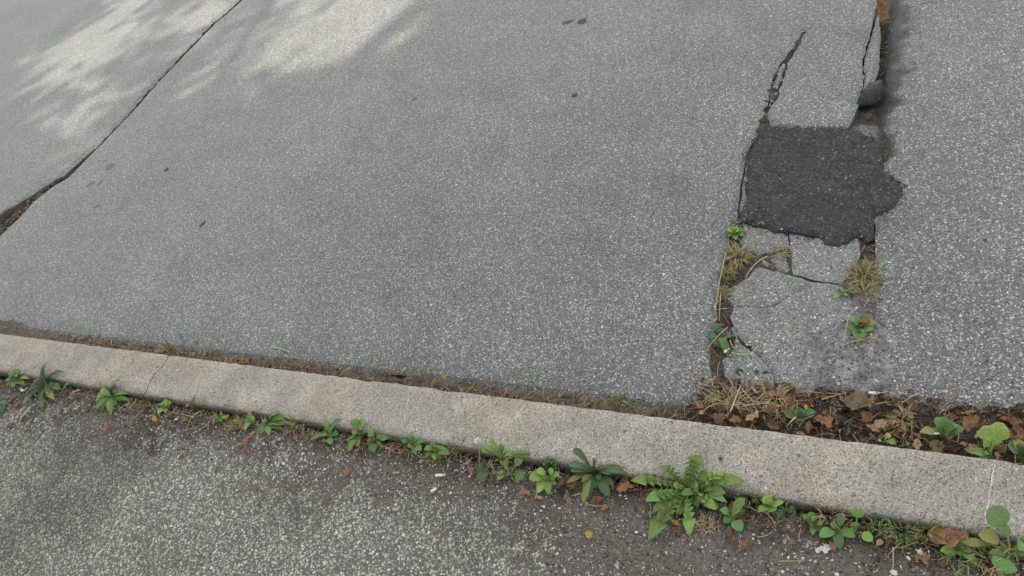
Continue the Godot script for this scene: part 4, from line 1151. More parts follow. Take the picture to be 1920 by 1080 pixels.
	plant("plantain", "plantain with bluish drooping leaves between the yellow leaf and the cigarette butts", "weeds growing along the near side of the kerb", Vector3(-1.0097, 0.0340, -0.7231), "round", mid, 0.35, [[Vector3(-1.0423, 0.0500, -0.7258), 0.0220], [Vector3(-1.0141, 0.0640, -0.7368), 0.0150], [Vector3(-1.0057, 0.0580, -0.7326), 0.0150], [Vector3(-0.9951, 0.0540, -0.7296), 0.0140], [Vector3(-0.9691, 0.0520, -0.7318), 0.0240], [Vector3(-0.9747, 0.0440, -0.7067), 0.0220], [Vector3(-0.9874, 0.0380, -0.6943), 0.0150], [Vector3(-1.0158, 0.0440, -0.7076), 0.0160], [Vector3(-0.9983, 0.0440, -0.7060), 0.0200], [Vector3(-0.9869, 0.0480, -0.7222), 0.0140]])
	plant("plantain", "compact pale plantain directly above the white cigarette butt", "weeds growing along the near side of the kerb", Vector3(-0.9386, 0.0340, -0.7129), "oval", bright, 0.35, [[Vector3(-0.9668, 0.0480, -0.7110), 0.0170], [Vector3(-0.9370, 0.0640, -0.7251), 0.0140], [Vector3(-0.9085, 0.0490, -0.7217), 0.0140], [Vector3(-0.8899, 0.0460, -0.7083), 0.0210], [Vector3(-0.9274, 0.0390, -0.6885), 0.0130], [Vector3(-0.9578, 0.0390, -0.6924), 0.0160], [Vector3(-0.9116, 0.0420, -0.7032), 0.0130], [Vector3(-0.9294, 0.0580, -0.7192), 0.0130], [Vector3(-0.9223, 0.0520, -0.7208), 0.0140]])
	plant("clover", "sprawling clover with bright young leaves under the two white flowers", "weeds growing along the near side of the kerb", Vector3(-0.7490, 0.0340, -0.7249), "round", bright, 0.40, [[Vector3(-0.7475, 0.0740, -0.7458), 0.0150], [Vector3(-0.7400, 0.0700, -0.7438), 0.0130], [Vector3(-0.7553, 0.0680, -0.7398), 0.0140], [Vector3(-0.7261, 0.0600, -0.7260), 0.0170], [Vector3(-0.7143, 0.0580, -0.7319), 0.0180], [Vector3(-0.7184, 0.0540, -0.7213), 0.0170], [Vector3(-0.7270, 0.0440, -0.7066), 0.0150], [Vector3(-0.7918, 0.0740, -0.7301), 0.0130], [Vector3(-0.7985, 0.0660, -0.7213), 0.0130], [Vector3(-0.7863, 0.0700, -0.7265), 0.0120], [Vector3(-0.7722, 0.0940, -0.7434), 0.0120], [Vector3(-0.7650, 0.0900, -0.7387), 0.0120], [Vector3(-0.7570, 0.0540, -0.7243), 0.0120, "oval"], [Vector3(-0.7385, 0.0620, -0.7323), 0.0140], [Vector3(-0.7420, 0.0440, -0.7039), 0.0110], [Vector3(-0.7302, 0.0420, -0.6990), 0.0120], [Vector3(-0.6692, 0.0600, -0.7397), 0.0090], [Vector3(-0.6698, 0.0540, -0.7323), 0.0100]])
	plant("plantain", "plantain on long stalks with three oval leaves below the clover", "weeds growing along the near side of the kerb", Vector3(-0.7153, 0.0340, -0.6874), "oval", mid, 0.45, [[Vector3(-0.6869, 0.0600, -0.7191), 0.0190], [Vector3(-0.7435, 0.0410, -0.6678), 0.0210], [Vector3(-0.7463, 0.0440, -0.6830), 0.0150], [Vector3(-0.7275, 0.0540, -0.6967), 0.0130], [Vector3(-0.6770, 0.0410, -0.6825), 0.0250], [Vector3(-0.7197, 0.0440, -0.6864), 0.0120]])
	plant("ragged_weed", "single dark drooping lobed leaf left of the clover", "weeds growing along the near side of the kerb", Vector3(-0.7814, 0.0340, -0.6918), "heart", deep, 0.30, [[Vector3(-0.7826, 0.0370, -0.6523), 0.0300], [Vector3(-0.8016, 0.0390, -0.6745), 0.0200], [Vector3(-0.7680, 0.0480, -0.6944), 0.0160], [Vector3(-0.7761, 0.0370, -0.6668), 0.0200]])
	plant("plantain", "lime green plantain left of the dark star shaped rosette", "weeds growing along the near side of the kerb", Vector3(-0.6176, 0.0340, -0.6958), "oval", Color(0.24, 0.42, 0.10), 0.30, [[Vector3(-0.6585, 0.0540, -0.6774), 0.0240], [Vector3(-0.6442, 0.0620, -0.6971), 0.0200], [Vector3(-0.5872, 0.0540, -0.6993), 0.0180], [Vector3(-0.6037, 0.0600, -0.7059), 0.0200], [Vector3(-0.6044, 0.0380, -0.6532), 0.0200], [Vector3(-0.6427, 0.0440, -0.6690), 0.0180], [Vector3(-0.6339, 0.0380, -0.6522), 0.0170], [Vector3(-0.6340, 0.0540, -0.6857), 0.0140], [Vector3(-0.5924, 0.0480, -0.6991), 0.0140]])
	plant("clover", "dark clover sprigs pressed to the kerb face above the lime green plantain", "weeds growing along the near side of the kerb", Vector3(-0.6226, 0.0340, -0.7199), "round", deep, 0.30, [[Vector3(-0.6222, 0.0700, -0.7337), 0.0120], [Vector3(-0.6260, 0.0640, -0.7246), 0.0130], [Vector3(-0.6114, 0.0620, -0.7243), 0.0140], [Vector3(-0.6005, 0.0560, -0.7244), 0.0130], [Vector3(-0.6057, 0.0640, -0.7320), 0.0120], [Vector3(-0.6342, 0.0600, -0.7149), 0.0130], [Vector3(-0.6216, 0.0560, -0.7155), 0.0130], [Vector3(-0.6094, 0.0500, -0.7158), 0.0160], [Vector3(-0.6000, 0.0480, -0.7159), 0.0140], [Vector3(-0.6212, 0.0440, -0.7040), 0.0120]])
	plant("star_weed", "dark bluish green rosette of many narrow leaves in a star", "weeds growing along the near side of the kerb", Vector3(-0.5117, 0.0340, -0.7253), "lance", deep, 0.06, [[Vector3(-0.5551, 0.1040, -0.7432), 0.0210], [Vector3(-0.5708, 0.0640, -0.7245), 0.0180], [Vector3(-0.5643, 0.0590, -0.7114), 0.0170], [Vector3(-0.5714, 0.0420, -0.6878), 0.0160], [Vector3(-0.5240, 0.0390, -0.6731), 0.0180], [Vector3(-0.5211, 0.0370, -0.6482), 0.0180], [Vector3(-0.5119, 0.0370, -0.6602), 0.0170], [Vector3(-0.4988, 0.0390, -0.6895), 0.0150], [Vector3(-0.4644, 0.0370, -0.6766), 0.0210], [Vector3(-0.4584, 0.0440, -0.7000), 0.0170], [Vector3(-0.4362, 0.0580, -0.7312), 0.0180], [Vector3(-0.4624, 0.0590, -0.7189), 0.0170], [Vector3(-0.5005, 0.0840, -0.7359), 0.0150], [Vector3(-0.5091, 0.0840, -0.7167), 0.0160], [Vector3(-0.4803, 0.0700, -0.7297), 0.0150], [Vector3(-0.5527, 0.0500, -0.7077), 0.0140], [Vector3(-0.5334, 0.0460, -0.6956), 0.0140], [Vector3(-0.4902, 0.0500, -0.7064), 0.0140], [Vector3(-0.5283, 0.0800, -0.7232), 0.0140]])
	plant("dandelion", "large dandelion with long toothed leaves sprawling over the kerb edge", "weeds growing along the near side of the kerb", Vector3(-0.2977, 0.0340, -0.7205), "toothed", bright, 0.10, [[Vector3(-0.4237, 0.0500, -0.7170), 0.0300], [Vector3(-0.3599, 0.0790, -0.7475), 0.0300], [Vector3(-0.2716, 0.0940, -0.7788), 0.0440], [Vector3(-0.2990, 0.0640, -0.7488), 0.0220], [Vector3(-0.1818, 0.0640, -0.7530), 0.0300], [Vector3(-0.2171, 0.0700, -0.7575), 0.0240], [Vector3(-0.3818, 0.0480, -0.6750), 0.0280], [Vector3(-0.3598, 0.0370, -0.5921), 0.0380], [Vector3(-0.2765, 0.0370, -0.6193), 0.0280], [Vector3(-0.2994, 0.0390, -0.6802), 0.0220], [Vector3(-0.2304, 0.0440, -0.6857), 0.0320], [Vector3(-0.3270, 0.0600, -0.7181), 0.0180], [Vector3(-0.3413, 0.0440, -0.6823), 0.0200], [Vector3(-0.2724, 0.0640, -0.7287), 0.0200], [Vector3(-0.3055, 0.0380, -0.6619), 0.0200]])
	plant("plantain", "cluster of bright rounded leaves in the middle of the large dandelion", "weeds growing along the near side of the kerb", Vector3(-0.2699, 0.0340, -0.7218), "round", bright, 0.30, [[Vector3(-0.2583, 0.0840, -0.7540), 0.0200], [Vector3(-0.2489, 0.0740, -0.7456), 0.0180], [Vector3(-0.2177, 0.0490, -0.7251), 0.0240], [Vector3(-0.3080, 0.0500, -0.7036), 0.0200], [Vector3(-0.2805, 0.0640, -0.7220), 0.0180], [Vector3(-0.2409, 0.0580, -0.7274), 0.0170], [Vector3(-0.2663, 0.0540, -0.7056), 0.0130], [Vector3(-0.2465, 0.0480, -0.6986), 0.0180], [Vector3(-0.2112, 0.0480, -0.7054), 0.0180], [Vector3(-0.2279, 0.0420, -0.6902), 0.0200], [Vector3(-0.2822, 0.0580, -0.7145), 0.0160]])
	plant("plantain", "weed with a pale pointed leaf hanging to the right of the large dandelion", "weeds growing along the near side of the kerb", Vector3(-0.2004, 0.0340, -0.6794), "oval", mid, 0.30, [[Vector3(-0.2242, 0.0500, -0.6882), 0.0190], [Vector3(-0.1826, 0.0540, -0.6955), 0.0190], [Vector3(-0.1767, 0.0380, -0.6520), 0.0240], [Vector3(-0.2136, 0.0390, -0.6626), 0.0140], [Vector3(-0.1770, 0.0600, -0.7152), 0.0180], [Vector3(-0.1736, 0.0440, -0.6969), 0.0120], [Vector3(-0.1894, 0.0520, -0.7021), 0.0110], [Vector3(-0.1940, 0.0460, -0.6875), 0.0140]])
	plant("plantain", "neat four leaved plantain by itself right of the large dandelion", "weeds growing along the near side of the kerb", Vector3(-0.1291, 0.0340, -0.7186), "oval", bright, 0.15, [[Vector3(-0.1392, 0.0560, -0.7312), 0.0200], [Vector3(-0.1475, 0.0490, -0.7258), 0.0160], [Vector3(-0.1019, 0.0490, -0.7272), 0.0200], [Vector3(-0.1504, 0.0390, -0.6991), 0.0180], [Vector3(-0.1162, 0.0410, -0.7083), 0.0230], [Vector3(-0.1291, 0.0540, -0.7255), 0.0140]])
	plant("clover", "little round leaved sprig left of the five leaved plantain at the lower right", "weeds growing along the near side of the kerb", Vector3(-0.0418, 0.0340, -0.6965), "round", mid, 0.30, [[Vector3(-0.0668, 0.0460, -0.7064), 0.0110], [Vector3(-0.0523, 0.0540, -0.7123), 0.0140], [Vector3(-0.0453, 0.0540, -0.7054), 0.0120], [Vector3(-0.0260, 0.0490, -0.6966), 0.0190], [Vector3(-0.0484, 0.0440, -0.6890), 0.0140], [Vector3(-0.0305, 0.0400, -0.6829), 0.0130], [Vector3(-0.0445, 0.0380, -0.6718), 0.0130], [Vector3(-0.0597, 0.0440, -0.6977), 0.0110], [Vector3(-0.0553, 0.0500, -0.7026), 0.0110]])
	plant("plantain", "five leaved plantain with downy oval leaves at the lower right", "weeds growing along the near side of the kerb", Vector3(0.0000, 0.0340, -0.6915), "oval", mid, 0.20, [[Vector3(-0.0318, 0.0420, -0.6691), 0.0220], [Vector3(-0.0128, 0.0520, -0.6979), 0.0140], [Vector3(0.0108, 0.0660, -0.7093), 0.0180], [Vector3(0.0066, 0.0380, -0.6527), 0.0210], [Vector3(0.0324, 0.0420, -0.6818), 0.0200]])
	plant("plantain", "plantain with one tall upright oval leaf against the kerb at the lower right", "weeds growing along the near side of the kerb", Vector3(0.0327, 0.0340, -0.6969), "oval", bright, 0.40, [[Vector3(0.0341, 0.0840, -0.7224), 0.0250], [Vector3(0.0284, 0.0440, -0.6993), 0.0130], [Vector3(0.0631, 0.0410, -0.6808), 0.0210], [Vector3(0.0228, 0.0440, -0.6969), 0.0120]])
	plant("seedling", "low pale seedling left of the biggest leaf, beside the large brown leaf", "weeds growing along the near side of the kerb", Vector3(0.2018, 0.0340, -0.6965), "oval", bright, 0.20, [[Vector3(0.1747, 0.0440, -0.6825), 0.0170], [Vector3(0.1821, 0.0400, -0.6797), 0.0140], [Vector3(0.2342, 0.0380, -0.6749), 0.0170], [Vector3(0.2133, 0.0500, -0.7030), 0.0140], [Vector3(0.2286, 0.0440, -0.6941), 0.0140], [Vector3(0.2067, 0.0390, -0.6842), 0.0120]])
	plant("plantain", "biggest broad leaved plantain in the lower right corner", "weeds growing along the near side of the kerb", Vector3(0.2863, 0.0340, -0.7086), "oval", Color(0.16, 0.32, 0.09), 0.42, [[Vector3(0.2422, 0.1140, -0.7450), 0.0420], [Vector3(0.2333, 0.0640, -0.7194), 0.0320], [Vector3(0.2105, 0.0490, -0.7053), 0.0240, "lance"], [Vector3(0.2655, 0.0440, -0.6627), 0.0420], [Vector3(0.3035, 0.0640, -0.7146), 0.0260], [Vector3(0.3059, 0.0540, -0.7016), 0.0240], [Vector3(0.2620, 0.0440, -0.6940), 0.0160], [Vector3(0.2506, 0.0420, -0.6949), 0.0140]])
	plant("plantain", "small dark plantain rising from the middle of the leaf heap", "weeds growing on the road side of the kerb", Vector3(-0.0868, 0.0300, -0.9462), "oval", deep, 0.20, [[Vector3(-0.1181, 0.0400, -0.9418), 0.0200], [Vector3(-0.0972, 0.0520, -0.9535), 0.0190], [Vector3(-0.0799, 0.0520, -0.9545), 0.0170], [Vector3(-0.0560, 0.0460, -0.9573), 0.0170], [Vector3(-0.0879, 0.0350, -0.9351), 0.0160]])
	plant("plantain", "large plantain with lobed leaves and a white petal in the leaf heap at right", "weeds growing on the road side of the kerb", Vector3(0.1864, 0.0300, -0.9438), "oval", mid, 0.25, [[Vector3(0.1452, 0.0440, -0.9380), 0.0240], [Vector3(0.1758, 0.0700, -0.9616), 0.0280], [Vector3(0.1955, 0.0640, -0.9628), 0.0280], [Vector3(0.2247, 0.0500, -0.9537), 0.0260], [Vector3(0.2116, 0.0560, -0.9581), 0.0240], [Vector3(0.2028, 0.0380, -0.9438), 0.0180]])
	plant("plantain", "single tall round plantain leaf behind the kerb near the right edge", "weeds growing on the road side of the kerb", Vector3(0.2690, 0.0300, -0.9071), "round", bright, 0.36, [[Vector3(0.2628, 0.1100, -0.9313), 0.0520], [Vector3(0.2370, 0.0460, -0.9024), 0.0200, "oval"], [Vector3(0.2470, 0.0700, -0.9308), 0.0120, "lance"], [Vector3(0.2576, 0.0500, -0.9000), 0.0120, "oval"]])
	plant("plantain", "leafy weed behind the kerb cut by the right edge of the picture", "weeds growing on the road side of the kerb", Vector3(0.3211, 0.0300, -0.9137), "oval", deep, 0.30, [[Vector3(0.2947, 0.0600, -0.9223), 0.0300], [Vector3(0.3232, 0.0600, -0.9225), 0.0280], [Vector3(0.3314, 0.0500, -0.9081), 0.0280], [Vector3(0.3059, 0.0640, -0.9305), 0.0200]])
	plant("seedling", "small bright seedling at the kerb edge in the leaf heap", "weeds growing on the road side of the kerb", Vector3(0.0788, 0.0300, -0.9089), "lance", bright, 0.20, [[Vector3(0.0913, 0.0500, -0.9186), 0.0150], [Vector3(0.1010, 0.0400, -0.9065), 0.0130], [Vector3(0.0691, 0.0400, -0.9070), 0.0090]])
	plant("plantain", "fresh plantain at the lower left corner of the black patch", "weeds growing in the broken strip", Vector3(-0.3130, -0.0080, -1.5769), "round", bright, 0.20, [[Vector3(-0.3358, 0.0120, -1.5804), 0.0260], [Vector3(-0.3144, 0.0140, -1.5895), 0.0240], [Vector3(-0.2903, 0.0080, -1.5827), 0.0220], [Vector3(-0.2858, 0.0000, -1.5671), 0.0200], [Vector3(-0.3315, 0.0000, -1.5614), 0.0220], [Vector3(-0.3069, -0.0020, -1.5507), 0.0200], [Vector3(-0.2995, 0.0140, -1.5708), 0.0180]])
	plant("plantain", "ragged weed in the left crack at the foot of the broken strip", "weeds growing in the broken strip", Vector3(-0.3007, -0.0080, -1.1907), "oval", deep, 0.25, [[Vector3(-0.3200, 0.0120, -1.2182), 0.0240], [Vector3(-0.2903, 0.0080, -1.1974), 0.0240], [Vector3(-0.2694, 0.0020, -1.1868), 0.0240], [Vector3(-0.3273, 0.0020, -1.1800), 0.0240], [Vector3(-0.3072, -0.0020, -1.1563), 0.0240], [Vector3(-0.2694, -0.0030, -1.1251), 0.0240, "oval"], [Vector3(-0.2897, -0.0020, -1.1451), 0.0220], [Vector3(-0.3045, 0.0120, -1.2008), 0.0180], [Vector3(-0.2833, 0.0020, -1.1582), 0.0200]])
	plant("plantain", "rounded mat of small green leaves on the right side of the broken strip", "weeds growing in the broken strip", Vector3(0.0289, -0.0040, -1.2478), "oval", mid, 0.25, [[Vector3(0.0013, 0.0120, -1.2661), 0.0220], [Vector3(0.0225, 0.0180, -1.2592), 0.0240], [Vector3(0.0455, 0.0160, -1.2783), 0.0220], [Vector3(0.0611, 0.0060, -1.2651), 0.0240], [Vector3(0.0558, 0.0040, -1.2386), 0.0240], [Vector3(0.0050, 0.0020, -1.2204), 0.0220], [Vector3(0.0231, -0.0010, -1.2023), 0.0360], [Vector3(-0.0046, 0.0040, -1.2405), 0.0200], [Vector3(0.0335, 0.0140, -1.2458), 0.0200], [Vector3(0.0396, 0.0040, -1.2246), 0.0200], [Vector3(0.0144, 0.0140, -1.2441), 0.0180], [Vector3(0.0418, 0.0140, -1.2618), 0.0180]])
	plant("narrow_weed", "small bright forked weed below the dry tuft on the right of the broken strip", "weeds growing in the broken strip", Vector3(-0.0173, -0.0040, -1.3565), "lance", bright, 0.06, [[Vector3(-0.0365, 0.0040, -1.3354), 0.0110], [Vector3(-0.0226, 0.0120, -1.3676), 0.0090], [Vector3(0.0100, 0.0060, -1.3697), 0.0100], [Vector3(-0.0049, 0.0020, -1.3476), 0.0090], [Vector3(-0.0291, 0.0080, -1.3487), 0.0080]])
	for e in [[Vector3(-0.6850, 0.0440, -0.7301), Vector3(-0.7043, 0.1250, -0.7890), "white clover flower on a tall thin stem leaning over the kerb"], [Vector3(-0.8043, 0.0340, -0.6905), Vector3(-0.8067, 0.0850, -0.7364), "white clover flower low at the edge of the kerb"]]:
		var f := base("clover_flower", e[0])
		tag(f, e[2], "flower", "white clover flowers")
		var st := SurfaceTool.new()
		st.begin(Mesh.PRIMITIVE_TRIANGLES)
		var d: Vector3 = e[1] - e[0]
		tube(st, [Vector3.ZERO, d * 0.35 + Vector3(0.006, 0.006, 0), d * 0.7 + Vector3(0.004, 0.006, 0), d], 0.0010, 0.0008, 5, Color(0.22, 0.3, 0.12))
		st.generate_normals()
		put("stem", st.commit(), M.straw, f)
		st = SurfaceTool.new()
		st.begin(Mesh.PRIMITIVE_TRIANGLES)
		for k in 60:
			var v := Vector3(rng.randfn(0, 1), rng.randfn(0, 1) + 0.4, rng.randfn(0, 1)).normalized()
			var o := v * 0.003 + d
			var tip := v * rng.randf_range(0.007, 0.0095) + d + Vector3(0, 0.002, 0)
			var s := v.cross(Vector3(0.3, 1, 0.2)).normalized() * 0.0013
			for q in [o - s, o + s, tip + s * 0.6, o - s, tip + s * 0.6, tip - s * 0.6]:
				st.set_color(Color(0.66, 0.68, 0.52) if v.y > -0.2 else Color(0.4, 0.45, 0.25))
				st.add_vertex(q)
		st.generate_normals()
		put("flower_head", st.commit(), M.straw, f)
	tuft("grass_tuft", "wide brown and green grass tuft in the left crack below the patch", Vector3(-0.2928, -0.0100, -1.4877), 0.045, 0.020, 210, 0.30)
	tuft("grass_tuft", "green grassy end of the wide tuft, lower down the left crack", Vector3(-0.3135, -0.0100, -1.4147), 0.028, 0.016, 110, 0.50)
	tuft("grass_tuft", "thin brown grass in the left crack beside the long dry stalk", Vector3(-0.3180, -0.0120, -1.3382), 0.028, 0.020, 90, 0.30)
	tuft("grass_tuft", "brown grass at the head of the left crack above the fresh plantain", Vector3(-0.3182, -0.0120, -1.6326), 0.020, 0.020, 50, 0.20)
	tuft("grass_tuft", "spiky half dry grass tuft on the right side of the broken strip", Vector3(0.0300, -0.0080, -1.4259), 0.042, 0.026, 200, 0.40)
	tuft("grass_tuft", "flat straw coloured grass below the spiky tuft", Vector3(0.0331, -0.0040, -1.3666), 0.035, 0.018, 90, 0.35)
	tuft("grass_tuft", "tiny yellow grass tuft in the crack between the slabs", Vector3(-0.1775, -0.0080, -1.5073), 0.030, 0.012, 60, 0.30)
	tuft("grass_tuft", "grass at the road edge of the gutter, left of the leaf heap", Vector3(-0.5085, 0.0060, -0.9500), 0.024, 0.026, 70, 0.50)
	tuft("grass_tuft", "low brownish sprig in the gutter opposite the kerb's crack", Vector3(-2.1472, 0.0100, -0.9376), 0.035, 0.030, 70, 0.50)
	tuft("grass_tuft", "dry straw tuft on top of the leaf heap's left end", Vector3(-0.2421, 0.0060, -0.9885), 0.050, 0.010, 70, 0.05)
	tuft("grass_tuft", "dry tuft with one dark stem behind the leaf heap", Vector3(-0.1473, 0.0060, -1.0100), 0.035, 0.012, 45, 0.08)
	tuft("grass_tuft", "dark fuzzy grass in the heap left of the large plantain", Vector3(0.1105, 0.0200, -0.9797), 0.032, 0.010, 80, 0.40)
	tuft("grass_tuft", "straw coloured tuft against the kerb right of the glossy plantain", Vector3(-1.3958, 0.0340, -0.7332), 0.035, 0.028, 110, 0.45)
	tuft("grass_tuft", "brown dry tuft left of the thin three leaved weed", Vector3(-1.6117, 0.0340, -0.6891), 0.025, 0.018, 70, 0.30)
	tuft("grass_tuft", "fine dry stems leaning over the kerb by the thin weed", Vector3(-1.5510, 0.0390, -0.7290), 0.040, 0.020, 40, 0.00)
	tuft("feathery_weed", "fine leaved dark weed by the kerb right of the big plantains", Vector3(-1.0776, 0.0340, -0.7411), 0.020, 0.025, 70, 0.80)
	tuft("feathery_weed", "fine leaved dry sprig right of the compact pale plantain", Vector3(-0.8771, 0.0340, -0.7327), 0.025, 0.035, 90, 0.50)
	tuft("feathery_weed", "fine green weed against the kerb right of the hanging pale leaf", Vector3(-0.1716, 0.0340, -0.7303), 0.025, 0.030, 80, 0.90)
	tuft("feathery_weed", "fine bright weed standing alone below the four leaved plantain", Vector3(-0.0942, 0.0340, -0.7060), 0.020, 0.025, 50, 0.95)
	tuft("feathery_weed", "brown dry tuft under the four leaved plantain", Vector3(-0.2494, 0.0340, -0.6505), 0.025, 0.010, 60, 0.05)
	tuft("feathery_weed", "needle leaved green weed along the kerb between plantain and brown leaf", Vector3(0.1173, 0.0340, -0.7158), 0.036, 0.022, 90, 0.80)
	tuft("feathery_weed", "second needle leaved weed, touching the large brown leaf", Vector3(0.1526, 0.0340, -0.7179), 0.026, 0.034, 70, 0.85)
	tuft("feathery_weed", "dry pale stems at the kerb above the five leaved plantain", Vector3(-0.0126, 0.0340, -0.7218), 0.030, 0.030, 60, 0.10)
	tuft("feathery_weed", "fine green weed under the biggest plantain's left leaf", Vector3(0.2031, 0.0340, -0.6807), 0.035, 0.016, 60, 0.80)
	tuft("feathery_weed", "brown dry grass under the biggest plantain", Vector3(0.2513, 0.0340, -0.6888), 0.040, 0.018, 80, 0.20)
	tuft("feathery_weed", "grass in the bottom right corner below the biggest plantain", Vector3(0.2971, 0.0340, -0.6822), 0.045, 0.022, 70, 0.50)
	tuft("feathery_weed", "small green sprig by the kerb above the five stalk leaf", Vector3(0.0745, 0.0340, -0.7109), 0.020, 0.020, 40, 0.85)

func _litter() -> void:
	dead_leaf("curled tan dead leaf at the far left below the bushy weed", Vector3(-2.6576, 0.0360, -0.6282), 0.0260, 2, 3.46, "dead leaves on the dirt by the kerb", 0.00)
	dead_leaf("small rust dead leaf right of the curled tan one at the far left", Vector3(-2.6003, 0.0360, -0.6201), 0.0240, 0, 4.45, "dead leaves on the dirt by the kerb", 0.00)
	dead_leaf("flat beige dead leaf under the toothed dandelion's left leaves", Vector3(-2.6442, 0.0360, -0.6449), 0.0400, 6, 1.83, "dead leaves on the dirt by the kerb", 0.00)
	dead_leaf("rust red leaf scrap between the toothed dandelion and the seedling", Vector3(-2.4193, 0.0360, -0.7015), 0.0260, 1, 3.21, "dead leaves on the dirt by the kerb", 0.00)
	dead_leaf("brown curled leaf on the mossy dirt below the seedling", Vector3(-2.3433, 0.0360, -0.6323), 0.0340, 2, 5.61, "dead leaves on the dirt by the kerb", 0.00)
	dead_leaf("little tan leaf bit left of the narrow tufted weed", Vector3(-2.2690, 0.0360, -0.6441), 0.0180, 2, 5.63, "dead leaves on the dirt by the kerb", 0.00)
	dead_leaf("tan leaf stub at the foot of the narrow tufted weed", Vector3(-2.2326, 0.0360, -0.6646), 0.0180, 2, 0.79, "dead leaves on the dirt by the kerb", 0.00)
	dead_leaf("reddish dead leaf lying alone on the footpath below the narrow weed", Vector3(-2.0976, 0.0360, -0.5987), 0.0380, 0, 1.30, "dead leaves on the dirt by the kerb", 0.00)
	dead_leaf("orange leaf bit under the right side of the narrow tufted weed", Vector3(-2.1491, 0.0360, -0.6992), 0.0180, 4, 0.32, "dead leaves on the dirt by the kerb", 0.00)
	dead_leaf("pink leaf scrap below the second weed right of the crack", Vector3(-1.8652, 0.0360, -0.6985), 0.0240, 0, 2.77, "dead leaves on the dirt by the kerb", 0.00)
	dead_leaf("narrow pink leaf standing in the dirt by the dry grey twig", Vector3(-1.8193, 0.0360, -0.6755), 0.0240, 0, 0.19, "dead leaves on the dirt by the kerb", 0.00)
	dead_leaf("yellow brown curled leaf hanging under the first weed right of the crack", Vector3(-1.9356, 0.0360, -0.6620), 0.0360, 4, 2.87, "dead leaves on the dirt by the kerb", 0.00)
	dead_leaf("small tan leaf left of the yellow brown curled one", Vector3(-1.9605, 0.0360, -0.6704), 0.0180, 2, 4.08, "dead leaves on the dirt by the kerb", 0.00)
	dead_leaf("round orange curled leaf beside the ragged small weed", Vector3(-1.6653, 0.0360, -0.7083), 0.0240, 4, 1.75, "dead leaves on the dirt by the kerb", 0.00)
	dead_leaf("big crumpled brown leaf on the footpath below the dry tuft, upper half", Vector3(-1.5400, 0.0360, -0.6493), 0.0420, 0, 4.25, "dead leaves on the dirt by the kerb", 0.00)
	dead_leaf("big crumpled brown leaf on the footpath, lower left half", Vector3(-1.5576, 0.0360, -0.6302), 0.0340, 2, 3.71, "dead leaves on the dirt by the kerb", 0.00)
	dead_leaf("small brown curl at the foot of the big crumpled leaf", Vector3(-1.5264, 0.0360, -0.6193), 0.0280, 0, 0.15, "dead leaves on the dirt by the kerb", 0.00)
	dead_leaf("orange leaf tucked under the dense glossy plantain", Vector3(-1.4598, 0.0360, -0.7001), 0.0260, 0, 3.51, "dead leaves on the dirt by the kerb", 0.00)
	dead_leaf("tan leaf bit left of the grey blue pebble", Vector3(-1.4449, 0.0360, -0.6576), 0.0220, 2, 1.63, "dead leaves on the dirt by the kerb", 0.00)
	dead_leaf("pink brown triangular leaf right of the grey blue pebble", Vector3(-1.3801, 0.0360, -0.6832), 0.0340, 0, 2.61, "dead leaves on the dirt by the kerb", 0.00)
	dead_leaf("orange dead leaf alone on the footpath left of the cigarette butts", Vector3(-1.1634, 0.0360, -0.6138), 0.0260, 0, 1.78, "dead leaves on the dirt by the kerb", 0.00)
	dead_leaf("reddish leaf under the biggest plantain at mid kerb", Vector3(-1.1655, 0.0360, -0.6753), 0.0280, 0, 4.35, "dead leaves on the dirt by the kerb", 0.00)
	dead_leaf("bright yellow leaf under the spreading dark plantain", Vector3(-1.1022, 0.0360, -0.7024), 0.0200, 4, 2.77, "dead leaves on the dirt by the kerb", 0.00)
	dead_leaf("pale pink leaf scrap below the grey twig", Vector3(-1.0644, 0.0360, -0.6663), 0.0110, 2, 0.99, "dead leaves on the dirt by the kerb", 0.00)
	dead_leaf("orange leaf bit under the compact pale plantain", Vector3(-0.9466, 0.0360, -0.6844), 0.0120, 0, 3.42, "dead leaves on the dirt by the kerb", 0.00)
	dead_leaf("brown leaf left of the bluish drooping plantain", Vector3(-1.0275, 0.0360, -0.7082), 0.0200, 1, 4.90, "dead leaves on the dirt by the kerb", 0.00)
	dead_leaf("pale leaf bit between the two pale plantains", Vector3(-0.9654, 0.0360, -0.6793), 0.0100, 2, 1.92, "dead leaves on the dirt by the kerb", 0.00)
	dead_leaf("tan leaf right of the white cigarette butt, upper of two", Vector3(-0.8351, 0.0360, -0.6975), 0.0180, 2, 1.39, "dead leaves on the dirt by the kerb", 0.00)
	dead_leaf("orange tan leaf right of the white cigarette butt, lower of two", Vector3(-0.8204, 0.0360, -0.6800), 0.0220, 0, 2.44, "dead leaves on the dirt by the kerb", 0.00)
	dead_leaf("orange curled leaf below the lime green plantain's left side", Vector3(-0.6633, 0.0360, -0.6515), 0.0400, 0, 5.88, "dead leaves on the dirt by the kerb", 0.00)
	dead_leaf("brown tan leaf below the lime green plantain's tip", Vector3(-0.6254, 0.0360, -0.6435), 0.0240, 2, 6.13, "dead leaves on the dirt by the kerb", 0.00)
	dead_leaf("dark brown leaf between lime plantain and dark rosette, upper", Vector3(-0.5816, 0.0360, -0.6859), 0.0380, 1, 4.22, "dead leaves on the dirt by the kerb", 0.00)
	dead_leaf("red brown leaf between lime plantain and dark rosette, right", Vector3(-0.5600, 0.0360, -0.6873), 0.0360, 1, 5.67, "dead leaves on the dirt by the kerb", 0.00)
	dead_leaf("yellowish crumpled leaf left of the dark rosette's lowest leaf", Vector3(-0.5579, 0.0360, -0.6552), 0.0480, 6, 5.31, "dead leaves on the dirt by the kerb", 0.00)
